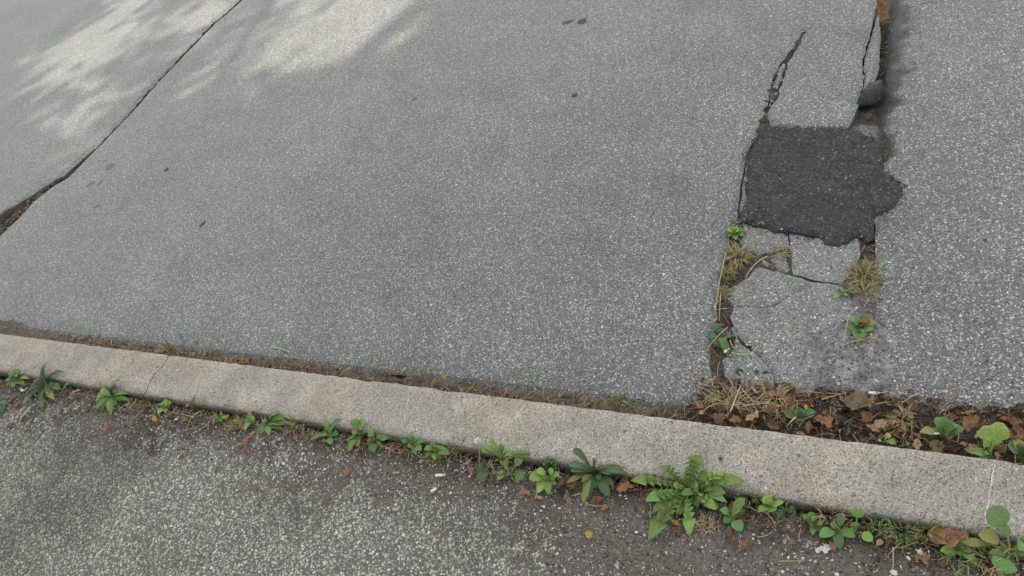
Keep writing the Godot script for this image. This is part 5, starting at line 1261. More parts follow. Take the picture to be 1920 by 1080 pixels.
	dead_leaf("black rotten leaf left of the yellowish crumpled one", Vector3(-0.5801, 0.0360, -0.6646), 0.0300, 5, 2.37, "dead leaves on the dirt by the kerb", 0.00)
	dead_leaf("red brown leaf right below the dark rosette", Vector3(-0.4900, 0.0360, -0.6625), 0.0440, 1, 0.58, "dead leaves on the dirt by the kerb", 0.00)
	dead_leaf("small rust leaf below the dark rosette at right", Vector3(-0.4685, 0.0360, -0.6465), 0.0220, 0, 4.10, "dead leaves on the dirt by the kerb", 0.00)
	dead_leaf("long orange leaf right of the dark rosette", Vector3(-0.4338, 0.0360, -0.7033), 0.0480, 0, 3.50, "dead leaves on the dirt by the kerb", 0.00)
	dead_leaf("brown leaf behind the long orange one at the kerb", Vector3(-0.4387, 0.0360, -0.7222), 0.0300, 1, 2.27, "dead leaves on the dirt by the kerb", 0.00)
	dead_leaf("pink leaf bit behind the dark rosette's left leaves", Vector3(-0.5678, 0.0360, -0.7442), 0.0200, 2, 1.41, "dead leaves on the dirt by the kerb", 0.00)
	dead_leaf("pale yellow leaf scrap alone on the footpath below the lime plantain", Vector3(-0.6207, 0.0360, -0.5712), 0.0150, 4, 2.55, "dead leaves on the dirt by the kerb", 0.00)
	dead_leaf("rust leaf right of the lime plantain's lowest left leaf", Vector3(-0.6562, 0.0360, -0.6721), 0.0220, 1, 2.94, "dead leaves on the dirt by the kerb", 0.00)
	dead_leaf("orange yellow leaf standing alone on the footpath", Vector3(-0.4871, 0.0360, -0.5810), 0.0240, 4, 1.69, "dead leaves on the dirt by the kerb", 0.00)
	dead_leaf("brown leaf with a stem in the left arms of the large dandelion", Vector3(-0.3370, 0.0360, -0.7160), 0.0360, 0, 1.83, "dead leaves on the dirt by the kerb", 0.00)
	dead_leaf("yellow leaf scrap under the large dandelion", Vector3(-0.3104, 0.0360, -0.6432), 0.0280, 4, 2.87, "dead leaves on the dirt by the kerb", 0.00)
	dead_leaf("dark red curled leaf below the yellow scrap", Vector3(-0.3031, 0.0360, -0.6282), 0.0300, 1, 5.40, "dead leaves on the dirt by the kerb", 0.00)
	dead_leaf("rust leaf bit right of the large dandelion's lower leaf", Vector3(-0.2350, 0.0360, -0.6622), 0.0160, 0, 3.68, "dead leaves on the dirt by the kerb", 0.00)
	dead_leaf("brown folded leaf leaning beside the pale hanging leaf", Vector3(-0.2021, 0.0360, -0.7013), 0.0340, 1, 1.78, "dead leaves on the dirt by the kerb", 0.00)
	dead_leaf("brown leaf under the pale hanging leaf", Vector3(-0.2017, 0.0360, -0.6449), 0.0260, 1, 1.75, "dead leaves on the dirt by the kerb", 0.00)
	dead_leaf("big rust leaf below the pale hanging leaf", Vector3(-0.1933, 0.0360, -0.6266), 0.0380, 1, 2.86, "dead leaves on the dirt by the kerb", 0.00)
	dead_leaf("curled rust leaf right of the big rust one", Vector3(-0.1693, 0.0360, -0.6224), 0.0340, 0, 1.29, "dead leaves on the dirt by the kerb", 0.00)
	dead_leaf("orange leaf at the lower right of the large dandelion", Vector3(-0.1581, 0.0360, -0.6862), 0.0180, 0, 1.26, "dead leaves on the dirt by the kerb", 0.00)
	dead_leaf("brown leaf under the large dandelion's middle", Vector3(-0.2893, 0.0360, -0.6736), 0.0320, 1, 3.23, "dead leaves on the dirt by the kerb", 0.00)
	dead_leaf("small brown leaf left of the lone fine weed", Vector3(-0.1261, 0.0360, -0.6783), 0.0200, 1, 0.55, "dead leaves on the dirt by the kerb", 0.00)
	dead_leaf("small rust leaf above the pale stone, right of dandelion", Vector3(-0.1784, 0.0360, -0.6785), 0.0180, 1, 3.04, "dead leaves on the dirt by the kerb", 0.00)
	dead_leaf("orange leaf piece beside the white flaky scrap", Vector3(-0.0067, 0.0360, -0.6568), 0.0220, 0, 2.27, "dead leaves on the dirt by the kerb", 0.00)
	dead_leaf("rust brown leaf left of the five leaved plantain", Vector3(-0.0812, 0.0360, -0.6502), 0.0180, 0, 4.44, "dead leaves on the dirt by the kerb", 0.00)
	dead_leaf("orange pink two part leaf on the footpath at the lower right, right half", Vector3(0.1493, 0.0360, -0.6656), 0.0280, 0, 4.69, "dead leaves on the dirt by the kerb", 0.00)
	dead_leaf("orange pink two part leaf, left half", Vector3(0.1378, 0.0360, -0.6661), 0.0180, 0, 4.34, "dead leaves on the dirt by the kerb", 0.00)
	dead_leaf("brown leaf scrap below the large brown leaf", Vector3(0.1799, 0.0360, -0.6625), 0.0200, 1, 4.33, "dead leaves on the dirt by the kerb", 0.00)
	dead_leaf("brown curled leaf among the needle leaved weeds", Vector3(0.0911, 0.0360, -0.6906), 0.0200, 1, 2.35, "dead leaves on the dirt by the kerb", 0.00)
	dead_leaf("tan curled leaf right of the stalked oval leaf", Vector3(0.0748, 0.0360, -0.6812), 0.0180, 2, 4.20, "dead leaves on the dirt by the kerb", 0.00)
	dead_leaf("rust leaf at the very bottom of the picture near the right", Vector3(0.1984, 0.0360, -0.6461), 0.0140, 0, 2.13, "dead leaves on the dirt by the kerb", 0.00)
	dead_leaf("large brown dead leaf leaning on the kerb left of the biggest plantain", Vector3(0.1869, 0.0360, -0.7151), 0.0840, 0, 3.60, "dead leaves on the dirt by the kerb", 0.00)
	dead_leaf("brown curled tip above the large brown dead leaf", Vector3(0.1719, 0.0360, -0.7352), 0.0400, 0, 2.05, "dead leaves on the dirt by the kerb", 0.00)
	dead_leaf("orange brown leaf alone on the road opposite the kerb's crack", Vector3(-2.1457, 0.0030, -1.0036), 0.0260, 0, 2.80, "dead leaves in the gutter and on the road", 0.00)
	dead_leaf("tan leaf at the left end of the gutter", Vector3(-3.1147, 0.0080, -0.9437), 0.0240, 2, 0.39, "dead leaves in the gutter and on the road", 0.00)
	dead_leaf("orange leaf in the gutter, left of the pale leaf", Vector3(-1.0507, 0.0140, -0.9347), 0.0340, 0, 1.52, "dead leaves in the gutter and on the road", 0.00)
	dead_leaf("pale cream leaf in the gutter", Vector3(-1.0265, 0.0160, -0.9493), 0.0260, 4, 6.10, "dead leaves in the gutter and on the road", 0.00)
	dead_leaf("rust leaf in the gutter right of the pale one", Vector3(-0.8887, 0.0120, -0.9550), 0.0300, 0, 1.45, "dead leaves in the gutter and on the road", 0.00)
	dead_leaf("brown leaf scrap in the gutter, left of the orange one", Vector3(-1.1165, 0.0120, -0.9390), 0.0200, 1, 4.34, "dead leaves in the gutter and on the road", 0.00)
	dead_leaf("orange leaf in the gutter left of the grass at the road edge", Vector3(-0.6073, 0.0120, -0.9404), 0.0260, 0, 4.08, "dead leaves in the gutter and on the road", 0.00)
	dead_leaf("rust leaf scrap in the gutter right of the grass", Vector3(-0.4045, 0.0120, -0.9446), 0.0220, 1, 4.55, "dead leaves in the gutter and on the road", 0.00)
	dead_leaf("tiny red leaf bit on the road right of the white butt", Vector3(0.1331, 0.0030, -1.0690), 0.0140, 1, 2.98, "dead leaves in the gutter and on the road", 0.00)
	dead_leaf("red leaf on the grass tuft below the patch", Vector3(-0.2596, 0.0040, -1.4708), 0.0220, 0, 3.75, "dead leaves in the gutter and on the road", 0.00)
	dead_leaf("orange leaf bit in the left crack", Vector3(-0.3208, -0.0040, -1.4396), 0.0160, 0, 0.42, "dead leaves in the gutter and on the road", 0.00)
	dead_leaf("orange leaf on the mat of small leaves in the strip", Vector3(0.0349, 0.0180, -1.2502), 0.0220, 0, 0.46, "dead leaves in the gutter and on the road", 0.00)
	dead_leaf("rust leaf at the foot of the ragged weed in the left crack", Vector3(-0.3137, 0.0030, -1.1361), 0.0300, 1, 1.25, "dead leaves in the gutter and on the road", 0.00)
	dead_leaf("tan leaf bit on the edge of the spiky tuft", Vector3(0.0514, 0.0120, -1.4083), 0.0160, 0, 0.95, "dead leaves in the gutter and on the road", 0.00)
	dead_leaf("small orange leaf bit on the road left of the strip", Vector3(-0.4591, 0.0020, -1.3275), 0.0090, 0, 0.63, "dead leaves in the gutter and on the road", 0.00)
	dead_leaf("large tan curled leaf at the left of the leaf heap", Vector3(-0.1874, 0.0300, -0.9312), 0.0440, 2, 0.81, "dead leaves in the heap behind the kerb", 0.00)
	dead_leaf("rust leaf below the dry straw tuft in the heap", Vector3(-0.2244, 0.0300, -0.9177), 0.0320, 0, 3.47, "dead leaves in the heap behind the kerb", 0.00)
	dead_leaf("dark brown leaf at the heap's left end", Vector3(-0.2594, 0.0300, -0.9178), 0.0400, 1, 1.18, "dead leaves in the heap behind the kerb", 0.00)
	dead_leaf("orange leaf bit at the far left of the heap", Vector3(-0.3086, 0.0300, -0.9461), 0.0220, 0, 5.98, "dead leaves in the heap behind the kerb", 0.00)
	dead_leaf("small orange leaf beside the left end bit", Vector3(-0.3027, 0.0300, -0.9288), 0.0160, 2, 4.28, "dead leaves in the heap behind the kerb", 0.00)
	dead_leaf("star shaped brown leaf in the heap above the small plantain", Vector3(-0.1491, 0.0300, -0.9581), 0.0400, 1, 3.40, "dead leaves in the heap behind the kerb", 0.00)
	dead_leaf("red brown leaf at the back of the heap", Vector3(-0.1100, 0.0300, -0.9797), 0.0320, 1, 4.44, "dead leaves in the heap behind the kerb", 0.00)
	dead_leaf("pale stub leaf behind the small dark plantain", Vector3(-0.0766, 0.0300, -0.9754), 0.0200, 4, 1.66, "dead leaves in the heap behind the kerb", 0.00)
	dead_leaf("upright orange leaf right of the small dark plantain", Vector3(-0.0472, 0.0300, -0.9444), 0.0340, 0, 5.82, "dead leaves in the heap behind the kerb", 0.00)
	dead_leaf("broad rust leaf at the centre of the heap", Vector3(-0.0313, 0.0300, -0.9428), 0.0380, 0, 5.27, "dead leaves in the heap behind the kerb", 0.00)
	dead_leaf("rust leaf by the kerb below the small dark plantain", Vector3(-0.0682, 0.0300, -0.9234), 0.0360, 0, 4.56, "dead leaves in the heap behind the kerb", 0.00)
	dead_leaf("large olive flat leaf at the back of the heap under the needles", Vector3(0.0268, 0.0300, -0.9990), 0.0660, 6, 3.02, "dead leaves in the heap behind the kerb", 0.00)
	dead_leaf("orange leaf just below the white butt", Vector3(0.0428, 0.0300, -1.0274), 0.0220, 0, 5.29, "dead leaves in the heap behind the kerb", 0.00)
	dead_leaf("second orange leaf below the white butt", Vector3(0.0566, 0.0300, -1.0152), 0.0280, 0, 4.68, "dead leaves in the heap behind the kerb", 0.00)
	dead_leaf("orange brown leaf with a curl at the heap's middle right", Vector3(0.0461, 0.0300, -0.9660), 0.0360, 1, 4.15, "dead leaves in the heap behind the kerb", 0.00)
	dead_leaf("cream edged leaf by the kerb in the heap", Vector3(0.0599, 0.0300, -0.9398), 0.0360, 2, 5.74, "dead leaves in the heap behind the kerb", 0.00)
	dead_leaf("long tan leaf in the heap near the kerb", Vector3(0.0728, 0.0300, -0.9501), 0.0340, 2, 3.98, "dead leaves in the heap behind the kerb", 0.00)
	dead_leaf("round rust leaf on the road edge of the heap", Vector3(0.1275, 0.0300, -0.9846), 0.0300, 0, 2.30, "dead leaves in the heap behind the kerb", 0.00)
	dead_leaf("dark leaf behind the heap right of the olive one", Vector3(0.0855, 0.0300, -0.9920), 0.0400, 5, 3.47, "dead leaves in the heap behind the kerb", 0.00)
	dead_leaf("long brown leaf leaning right of the large plantain", Vector3(0.2397, 0.0300, -0.9772), 0.0560, 0, 1.23, "dead leaves in the heap behind the kerb", 0.00)
	dead_leaf("tan scrap below the long brown leaf", Vector3(0.2505, 0.0300, -0.9563), 0.0260, 2, 1.21, "dead leaves in the heap behind the kerb", 0.00)
	dead_leaf("pale tan leaf at the kerb left of the large plantain", Vector3(0.1417, 0.0300, -0.9131), 0.0340, 2, 4.56, "dead leaves in the heap behind the kerb", 0.00)
	dead_leaf("olive leaf beneath the large plantain", Vector3(0.1767, 0.0300, -0.9119), 0.0400, 6, 4.93, "dead leaves in the heap behind the kerb", 0.00)
	dead_leaf("brown leaf standing at the right end of the heap", Vector3(0.3168, 0.0300, -0.9969), 0.0360, 1, 6.10, "dead leaves in the heap behind the kerb", 0.00)
	dead_leaf("beige leaf under the standing brown one", Vector3(0.3042, 0.0300, -0.9625), 0.0440, 6, 5.34, "dead leaves in the heap behind the kerb", 0.00)
	dead_leaf("tan leaf left of the tall round leaf", Vector3(0.2382, 0.0300, -0.9176), 0.0300, 2, 3.41, "dead leaves in the heap behind the kerb", 0.00)
	dead_leaf("rust brown leaf under the standing leaf at the right edge", Vector3(0.3255, 0.0300, -0.9645), 0.0400, 0, 0.56, "dead leaves in the heap behind the kerb", 0.00)
	dead_leaf("small cream leaf right of the large plantain", Vector3(0.2246, 0.0300, -0.9290), 0.0180, 2, 3.07, "dead leaves in the heap behind the kerb", 0.00)
	for i in 150:
		var p := Vector2(rng.randf_range(-0.33, 0.42) if i < 110 else rng.randf_range(0.42, 1.0), ZF - 0.012 - rng.randf() * 0.135)
		dead_leaf("crumpled brown leaf lost among many in the leaf heap behind the kerb", Vector3(p.x, far_h(p) + rng.randf_range(-0.001, 0.004), p.y), rng.randf_range(0.018, 0.042), [0, 1, 1, 3, 3, 5, 5, 2][rng.randi() % 8], rng.randf() * TAU, "unsorted leaves of the heap behind the kerb", rng.randf_range(-0.6, 0.6))
	for i in 46:
		var p := Vector2(rng.randf_range(-2.6, 0.4), ZN + 0.012 + absf(rng.randfn(0, 0.05)))
		dead_leaf("small brown leaf scrap scattered on the dirt along the kerb", Vector3(p.x, near_h(p) + 0.001, p.y), rng.randf_range(0.008, 0.018), [0, 1, 3, 5, 2][rng.randi() % 5], rng.randf() * TAU, "leaf scraps on the dirt along the kerb", rng.randf_range(-0.5, 0.5))

func _small_things() -> void:
	stalk("twig", "straight grey twig lying from the plantains out over the footpath", [Vector3(-1.0447, 0.0370, -0.7129), Vector3(-1.1039, 0.0370, -0.6413)], 0.0011, Color(0.2, 0.18, 0.15), "")
	stalk("dry_stalk", "curved pale stalk on the mossy dirt at the far left", [Vector3(-2.5315, 0.0370, -0.6212), Vector3(-2.5291, 0.0370, -0.5848), Vector3(-2.5148, 0.0370, -0.5534)], 0.0016, Color(0.5, 0.44, 0.31), "")
	stalk("dry_stalk", "long straw stalk along the left crack of the strip", [Vector3(-0.3258, 0.0060, -1.4878), Vector3(-0.3263, 0.0120, -1.3811), Vector3(-0.3237, 0.0040, -1.2578)], 0.0014, Color(0.42, 0.32, 0.18), "")
	stalk("dry_stalk", "second straw stalk beside the long one in the left crack", [Vector3(-0.3183, 0.0040, -1.3355), Vector3(-0.3134, 0.0100, -1.2844), Vector3(-0.3088, 0.0020, -1.2386)], 0.0012, Color(0.42, 0.32, 0.18), "")
	stalk("dry_stalk", "bowed straw stalk reaching from the tuft over the slab", [Vector3(-0.2121, 0.0100, -1.4742), Vector3(-0.2396, 0.0200, -1.4324), Vector3(-0.2608, 0.0060, -1.3934)], 0.0013, Color(0.5, 0.44, 0.31), "")
	stalk("dry_stalk", "upright straw stalk left of the mat of small leaves", [Vector3(0.0011, 0.0120, -1.2744), Vector3(-0.0042, 0.0120, -1.2239), Vector3(-0.0081, 0.0020, -1.1810)], 0.0014, Color(0.42, 0.32, 0.18), "")
	stalk("dry_stalk", "straw stalk under the mat of small leaves", [Vector3(0.0383, 0.0040, -1.2067), Vector3(0.0092, 0.0080, -1.1937), Vector3(-0.0075, 0.0030, -1.1823)], 0.0013, Color(0.42, 0.32, 0.18), "")
	stalk("dry_stalk", "long bent straw stalk right of the ragged weed", [Vector3(-0.2644, 0.0030, -1.1348), Vector3(-0.2237, 0.0060, -1.1334), Vector3(-0.2016, 0.0040, -1.1626)], 0.0014, Color(0.42, 0.32, 0.18), "")
	stalk("dry_stalk", "short straw stalk above the long bent one by the ragged weed", [Vector3(-0.2719, 0.0080, -1.1702), Vector3(-0.2596, 0.0100, -1.1466), Vector3(-0.2442, 0.0020, -1.1428)], 0.0012, Color(0.42, 0.32, 0.18), "")
	stalk("dry_stalk", "straw stalk leaning across the ragged weed", [Vector3(-0.2834, 0.0120, -1.2081), Vector3(-0.3029, 0.0200, -1.1679), Vector3(-0.3274, 0.0020, -1.1338)], 0.0013, Color(0.42, 0.32, 0.18), "")
	stalk("dry_stalk", "reddish thin root on the road right of the mat of small leaves", [Vector3(0.0570, 0.0030, -1.2124), Vector3(0.0757, 0.0040, -1.1989), Vector3(0.0925, 0.0020, -1.2046)], 0.0012, Color(0.24, 0.14, 0.08), "")
	stalk("dry_stalk", "tall pale stalk standing out of the straw tuft on the heap", [Vector3(-0.2385, 0.0300, -0.9414), Vector3(-0.2330, 0.0300, -0.9733), Vector3(-0.2279, 0.0120, -1.0289)], 0.0014, Color(0.5, 0.44, 0.31), "")
	stalk("dry_stalk", "straw stalk right of the tall pale stalk on the heap", [Vector3(-0.2247, 0.0100, -1.0239), Vector3(-0.2072, 0.0160, -1.0005), Vector3(-0.1877, 0.0140, -0.9834)], 0.0012, Color(0.42, 0.32, 0.18), "")
	stalk("dry_stalk", "long straw stalk lying across the heap's left half", [Vector3(-0.2160, 0.0200, -0.9660), Vector3(-0.1824, 0.0200, -0.9779), Vector3(-0.1574, 0.0160, -0.9852)], 0.0013, Color(0.42, 0.32, 0.18), "")
	stalk("dry_stalk", "bowed straw stalk at the heap's left end", [Vector3(-0.3014, 0.0200, -0.9372), Vector3(-0.2856, 0.0250, -0.9555), Vector3(-0.2620, 0.0140, -0.9730)], 0.0013, Color(0.42, 0.32, 0.18), "")
	stalk("pine_needle", "left needle of the curved pair standing behind the heap", [Vector3(0.0310, 0.0030, -1.1148), Vector3(0.0225, 0.0080, -1.0782), Vector3(0.0343, 0.0120, -1.0372)], 0.0011, Color(0.24, 0.14, 0.08), "curved needle pair")
	stalk("pine_needle", "right needle of the curved pair standing behind the heap", [Vector3(0.0326, 0.0030, -1.1139), Vector3(0.0262, 0.0080, -1.0759), Vector3(0.0384, 0.0120, -1.0303)], 0.0011, Color(0.24, 0.14, 0.08), "curved needle pair")
	stalk("dry_stalk", "long thin stalk from the heap out onto the road at right", [Vector3(0.0478, 0.0200, -0.9984), Vector3(0.0806, 0.0140, -1.0226), Vector3(0.1214, 0.0030, -1.0374)], 0.0011, Color(0.42, 0.32, 0.18), "")
	stalk("dry_stalk", "straight straw across the back of the heap", [Vector3(-0.0940, 0.0040, -1.0397), Vector3(-0.0517, 0.0060, -1.0368), Vector3(0.0015, 0.0060, -1.0412)], 0.0011, Color(0.42, 0.32, 0.18), "")
	stalk("dry_stalk", "slanting straw at the back of the heap's middle", [Vector3(-0.0462, 0.0140, -1.0129), Vector3(-0.0244, 0.0140, -1.0256), Vector3(0.0034, 0.0080, -1.0428)], 0.0013, Color(0.42, 0.32, 0.18), "")
	stalk("twig", "dark twig standing at the back of the heap", [Vector3(-0.0082, 0.0060, -1.0591), Vector3(0.0016, 0.0140, -1.0330), Vector3(0.0093, 0.0140, -1.0206)], 0.0014, Color(0.24, 0.14, 0.08), "")
	stalk("dry_stalk", "white stalk leaning on the kerb below the small dark plantain", [Vector3(-0.0957, 0.0500, -0.9344), Vector3(-0.1047, 0.0500, -0.9203), Vector3(-0.1138, 0.0300, -0.9179)], 0.0012, Color(0.6, 0.58, 0.5), "")
	stalk("dry_stalk", "upright brown stalk left of the large plantain in the heap", [Vector3(0.1336, 0.0300, -0.9717), Vector3(0.1317, 0.0400, -0.9432), Vector3(0.1348, 0.0300, -0.9261)], 0.0013, Color(0.24, 0.14, 0.08), "")
	stalk("dry_stalk", "bowed thin stalk under the large dandelion", [Vector3(-0.3004, 0.0370, -0.6460), Vector3(-0.2674, 0.0410, -0.6552), Vector3(-0.2266, 0.0370, -0.6556)], 0.0011, Color(0.24, 0.14, 0.08), "")
	stalk("dry_stalk", "thin brown stalk pointing down the footpath at the lower right", [Vector3(0.0971, 0.0370, -0.6778), Vector3(0.0980, 0.0370, -0.6564), Vector3(0.0972, 0.0370, -0.6339)], 0.0012, Color(0.42, 0.32, 0.18), "")
	stalk("dry_stalk", "thin straw lying level at the lower right", [Vector3(-0.1010, 0.0370, -0.6058), Vector3(-0.0757, 0.0370, -0.6122), Vector3(-0.0540, 0.0370, -0.6170)], 0.0009, Color(0.42, 0.32, 0.18), "")
	stalk("dry_stalk", "curved thin stalk at the bottom near the right edge", [Vector3(0.1984, 0.0370, -0.6481), Vector3(0.2099, 0.0370, -0.6615), Vector3(0.2224, 0.0370, -0.6727)], 0.0011, Color(0.42, 0.32, 0.18), "")
	stalk("dry_stalk", "thin straw at the right of the yellow bud", [Vector3(-0.1428, 0.0370, -0.6484), Vector3(-0.1308, 0.0370, -0.6533), Vector3(-0.1184, 0.0370, -0.6645)], 0.0009, Color(0.42, 0.32, 0.18), "")
	stalk("dry_stalk", "fine pale stalk below the small seedling, pointing left", [Vector3(-2.3673, 0.0370, -0.7184), Vector3(-2.3833, 0.0370, -0.7077), Vector3(-2.3964, 0.0370, -0.6974)], 0.0013, Color(0.5, 0.44, 0.31), "")
	stalk("dry_stalk", "thin straw right of the white dropping by the crack", [Vector3(-1.8460, 0.0370, -0.6939), Vector3(-1.8209, 0.0370, -0.6924), Vector3(-1.7887, 0.0370, -0.6904)], 0.0010, Color(0.5, 0.44, 0.31), "")
	stalk("dry_stalk", "short straw lying on the dirt below the ragged small weed", [Vector3(-1.7249, 0.0370, -0.6717), Vector3(-1.7316, 0.0370, -0.6630), Vector3(-1.7422, 0.0370, -0.6537)], 0.0011, Color(0.42, 0.32, 0.18), "")
	stalk("dry_stalk", "thin bent straw under the dark rosette", [Vector3(-0.5164, 0.0370, -0.6528), Vector3(-0.4965, 0.0370, -0.6482), Vector3(-0.4756, 0.0370, -0.6527)], 0.0009, Color(0.5, 0.44, 0.31), "")
	stalk("dry_stalk", "pale straw loop on the road above the gutter at left", [Vector3(-1.7182, 0.0030, -1.0002), Vector3(-1.6637, 0.0030, -0.9949), Vector3(-1.6266, 0.0030, -0.9835)], 0.0013, Color(0.5, 0.44, 0.31), "")
	stalk("dry_stalk", "thin stalk on the footpath at the lower right of the dark rosette", [Vector3(-0.4929, 0.0310, -0.5984), Vector3(-0.4687, 0.0310, -0.5996), Vector3(-0.4487, 0.0310, -0.5926)], 0.0009, Color(0.42, 0.32, 0.18), "")
	butt("white flattened cigarette butt on the dirt", Vector3(-0.9103, 0.0345, -0.6506), Vector3(-0.8836, 0.0345, -0.6563), Color(0.66, 0.60, 0.53), Color(0.5, 0.36, 0.24))
	butt("cream cigarette butt with a dark burnt end on the footpath", Vector3(-0.9049, 0.0335, -0.6073), Vector3(-0.8897, 0.0335, -0.6234), Color(0.66, 0.58, 0.36), Color(0.16, 0.12, 0.08))
	butt("white cigarette butt on the road beside the leaf heap", Vector3(0.0494, 0.0040, -1.0501), Vector3(0.0715, 0.0040, -1.0531), Color(0.74, 0.73, 0.70), Color(0.5, 0.48, 0.45))
	pebble("pebble", "grey blue pebble below the dense glossy plantain", Vector3(-1.4365, 0.0340, -0.6705), Vector3(0.0144, 0.0076, 0.0112), Color(0.3, 0.34, 0.38), "pebbles on the footpath and dirt")
	pebble("pebble", "white pebble left of the big crumpled brown leaf", Vector3(-1.5793, 0.0310, -0.6203), Vector3(0.0088, 0.0046, 0.0068), Color(0.5, 0.5, 0.47), "pebbles on the footpath and dirt")
	pebble("pebble", "whitish pebble left of the grey blue one", Vector3(-1.4803, 0.0320, -0.6489), Vector3(0.0104, 0.0055, 0.0081), Color(0.5, 0.52, 0.52), "pebbles on the footpath and dirt")
	pebble("pebble", "small bluish pebble above the whitish one", Vector3(-1.5419, 0.0330, -0.6690), Vector3(0.0080, 0.0042, 0.0062), Color(0.3, 0.34, 0.38), "pebbles on the footpath and dirt")
	pebble("pebble", "white pebble on the footpath below the pink brown leaf, upper of two", Vector3(-1.3749, 0.0310, -0.6167), Vector3(0.0096, 0.0050, 0.0074), Color(0.5, 0.5, 0.47), "pebbles on the footpath and dirt")
	pebble("pebble", "white pebble on the footpath below the pink brown leaf, lower of two", Vector3(-1.3783, 0.0310, -0.6043), Vector3(0.0120, 0.0063, 0.0093), Color(0.52, 0.53, 0.52), "pebbles on the footpath and dirt")
	pebble("pebble", "pale blue pebble left of the orange footpath leaf", Vector3(-1.2394, 0.0310, -0.6125), Vector3(0.0080, 0.0042, 0.0062), Color(0.5, 0.55, 0.6), "pebbles on the footpath and dirt")
	pebble("pebble", "white pebble beside the pale blue one", Vector3(-1.2611, 0.0310, -0.6086), Vector3(0.0056, 0.0029, 0.0043), Color(0.5, 0.5, 0.47), "pebbles on the footpath and dirt")
	pebble("pebble", "grey pebble below the grey twig", Vector3(-1.0724, 0.0320, -0.6386), Vector3(0.0064, 0.0034, 0.0050), Color(0.4, 0.43, 0.46), "pebbles on the footpath and dirt")
	pebble("pebble", "white pebble below the bluish drooping plantain", Vector3(-0.9619, 0.0330, -0.6691), Vector3(0.0048, 0.0025, 0.0037), Color(0.5, 0.5, 0.47), "pebbles on the footpath and dirt")
	pebble("pebble", "pale flat pebble right of the cream butt", Vector3(-0.8535, 0.0300, -0.6150), Vector3(0.0096, 0.0050, 0.0074), Color(0.5, 0.5, 0.46), "pebbles on the footpath and dirt")
	pebble("pebble", "pale pebble left of the white butt", Vector3(-0.9953, 0.0310, -0.6158), Vector3(0.0064, 0.0034, 0.0050), Color(0.5, 0.5, 0.47), "pebbles on the footpath and dirt")
	pebble("pebble", "dark pebble on top of the kerb above the large dandelion", Vector3(-0.2367, 0.0610, -0.7981), Vector3(0.0096, 0.0050, 0.0074), Color(0.05, 0.05, 0.05), "")
	pebble("pebble", "round yellow seed on the dirt right of the hanging pale leaf", Vector3(-0.1539, 0.0340, -0.6517), Vector3(0.0072, 0.0038, 0.0056), Color(0.6, 0.42, 0.1), "")
	pebble("pebble", "white pebble at the bottom edge below the large dandelion", Vector3(-0.3188, 0.0300, -0.5801), Vector3(0.0072, 0.0038, 0.0056), Color(0.5, 0.5, 0.47), "pebbles on the footpath and dirt")
	pebble("pebble", "white pebble below the hanging pale leaf", Vector3(-0.1782, 0.0320, -0.6323), Vector3(0.0048, 0.0025, 0.0037), Color(0.5, 0.5, 0.47), "pebbles on the footpath and dirt")
	pebble("pebble", "white pebble left of the hanging pale leaf's rust leaf", Vector3(-0.2042, 0.0310, -0.6068), Vector3(0.0064, 0.0034, 0.0050), Color(0.5, 0.5, 0.47), "pebbles on the footpath and dirt")
	pebble("pebble", "white pebble lower right of the yellow seed", Vector3(-0.1403, 0.0310, -0.6378), Vector3(0.0056, 0.0029, 0.0043), Color(0.5, 0.5, 0.47), "pebbles on the footpath and dirt")
	pebble("pebble", "large white stone at the bottom edge under the thin brown stalk", Vector3(0.0992, 0.0300, -0.6303), Vector3(0.0152, 0.0080, 0.0118), Color(0.5, 0.5, 0.47), "pebbles on the footpath and dirt")
	pebble("pebble", "pale stone left of the orange pink two part leaf", Vector3(0.1234, 0.0320, -0.6631), Vector3(0.0112, 0.0059, 0.0087), Color(0.45, 0.45, 0.4), "pebbles on the footpath and dirt")
	pebble("pebble", "white stone at the bottom edge right of the flaky scrap", Vector3(0.0033, 0.0300, -0.6052), Vector3(0.0112, 0.0059, 0.0087), Color(0.5, 0.5, 0.47), "pebbles on the footpath and dirt")
	pebble("pebble", "bluish stone below the white flaky scrap", Vector3(-0.0352, 0.0310, -0.6208), Vector3(0.0096, 0.0050, 0.0074), Color(0.3, 0.34, 0.38), "pebbles on the footpath and dirt")
	pebble("pebble", "grey white stone at the lower left of the flaky scrap", Vector3(-0.0580, 0.0310, -0.6236), Vector3(0.0088, 0.0046, 0.0068), Color(0.45, 0.45, 0.43), "pebbles on the footpath and dirt")
	pebble("pebble", "pale stone in the lower left of the bottom right dirt", Vector3(-0.0926, 0.0300, -0.5887), Vector3(0.0112, 0.0059, 0.0087), Color(0.42, 0.43, 0.44), "pebbles on the footpath and dirt")
	pebble("pebble", "cream pebble left of the dark rosette's lower leaf", Vector3(-0.6096, 0.0320, -0.6257), Vector3(0.0088, 0.0046, 0.0068), Color(0.5, 0.5, 0.47), "pebbles on the footpath and dirt")
	pebble("pebble", "cream pebble below the yellowish crumpled leaf", Vector3(-0.5724, 0.0320, -0.6291), Vector3(0.0080, 0.0042, 0.0062), Color(0.5, 0.5, 0.47), "pebbles on the footpath and dirt")
	pebble("pebble", "tiny white pebble under the dark rosette's longest lower leaf", Vector3(-0.5246, 0.0330, -0.6467), Vector3(0.0064, 0.0034, 0.0050), Color(0.4, 0.42, 0.36), "pebbles on the footpath and dirt")
	pebble("pebble", "dark asphalt crumb on the road right of the strip", Vector3(0.2829, 0.0020, -1.1194), Vector3(0.0072, 0.0038, 0.0056), Color(0.05, 0.05, 0.05), "dark crumbs on the road")
	pebble("pebble", "dark asphalt crumb near the right road edge", Vector3(0.2854, 0.0020, -1.1727), Vector3(0.0072, 0.0038, 0.0056), Color(0.05, 0.05, 0.05), "dark crumbs on the road")
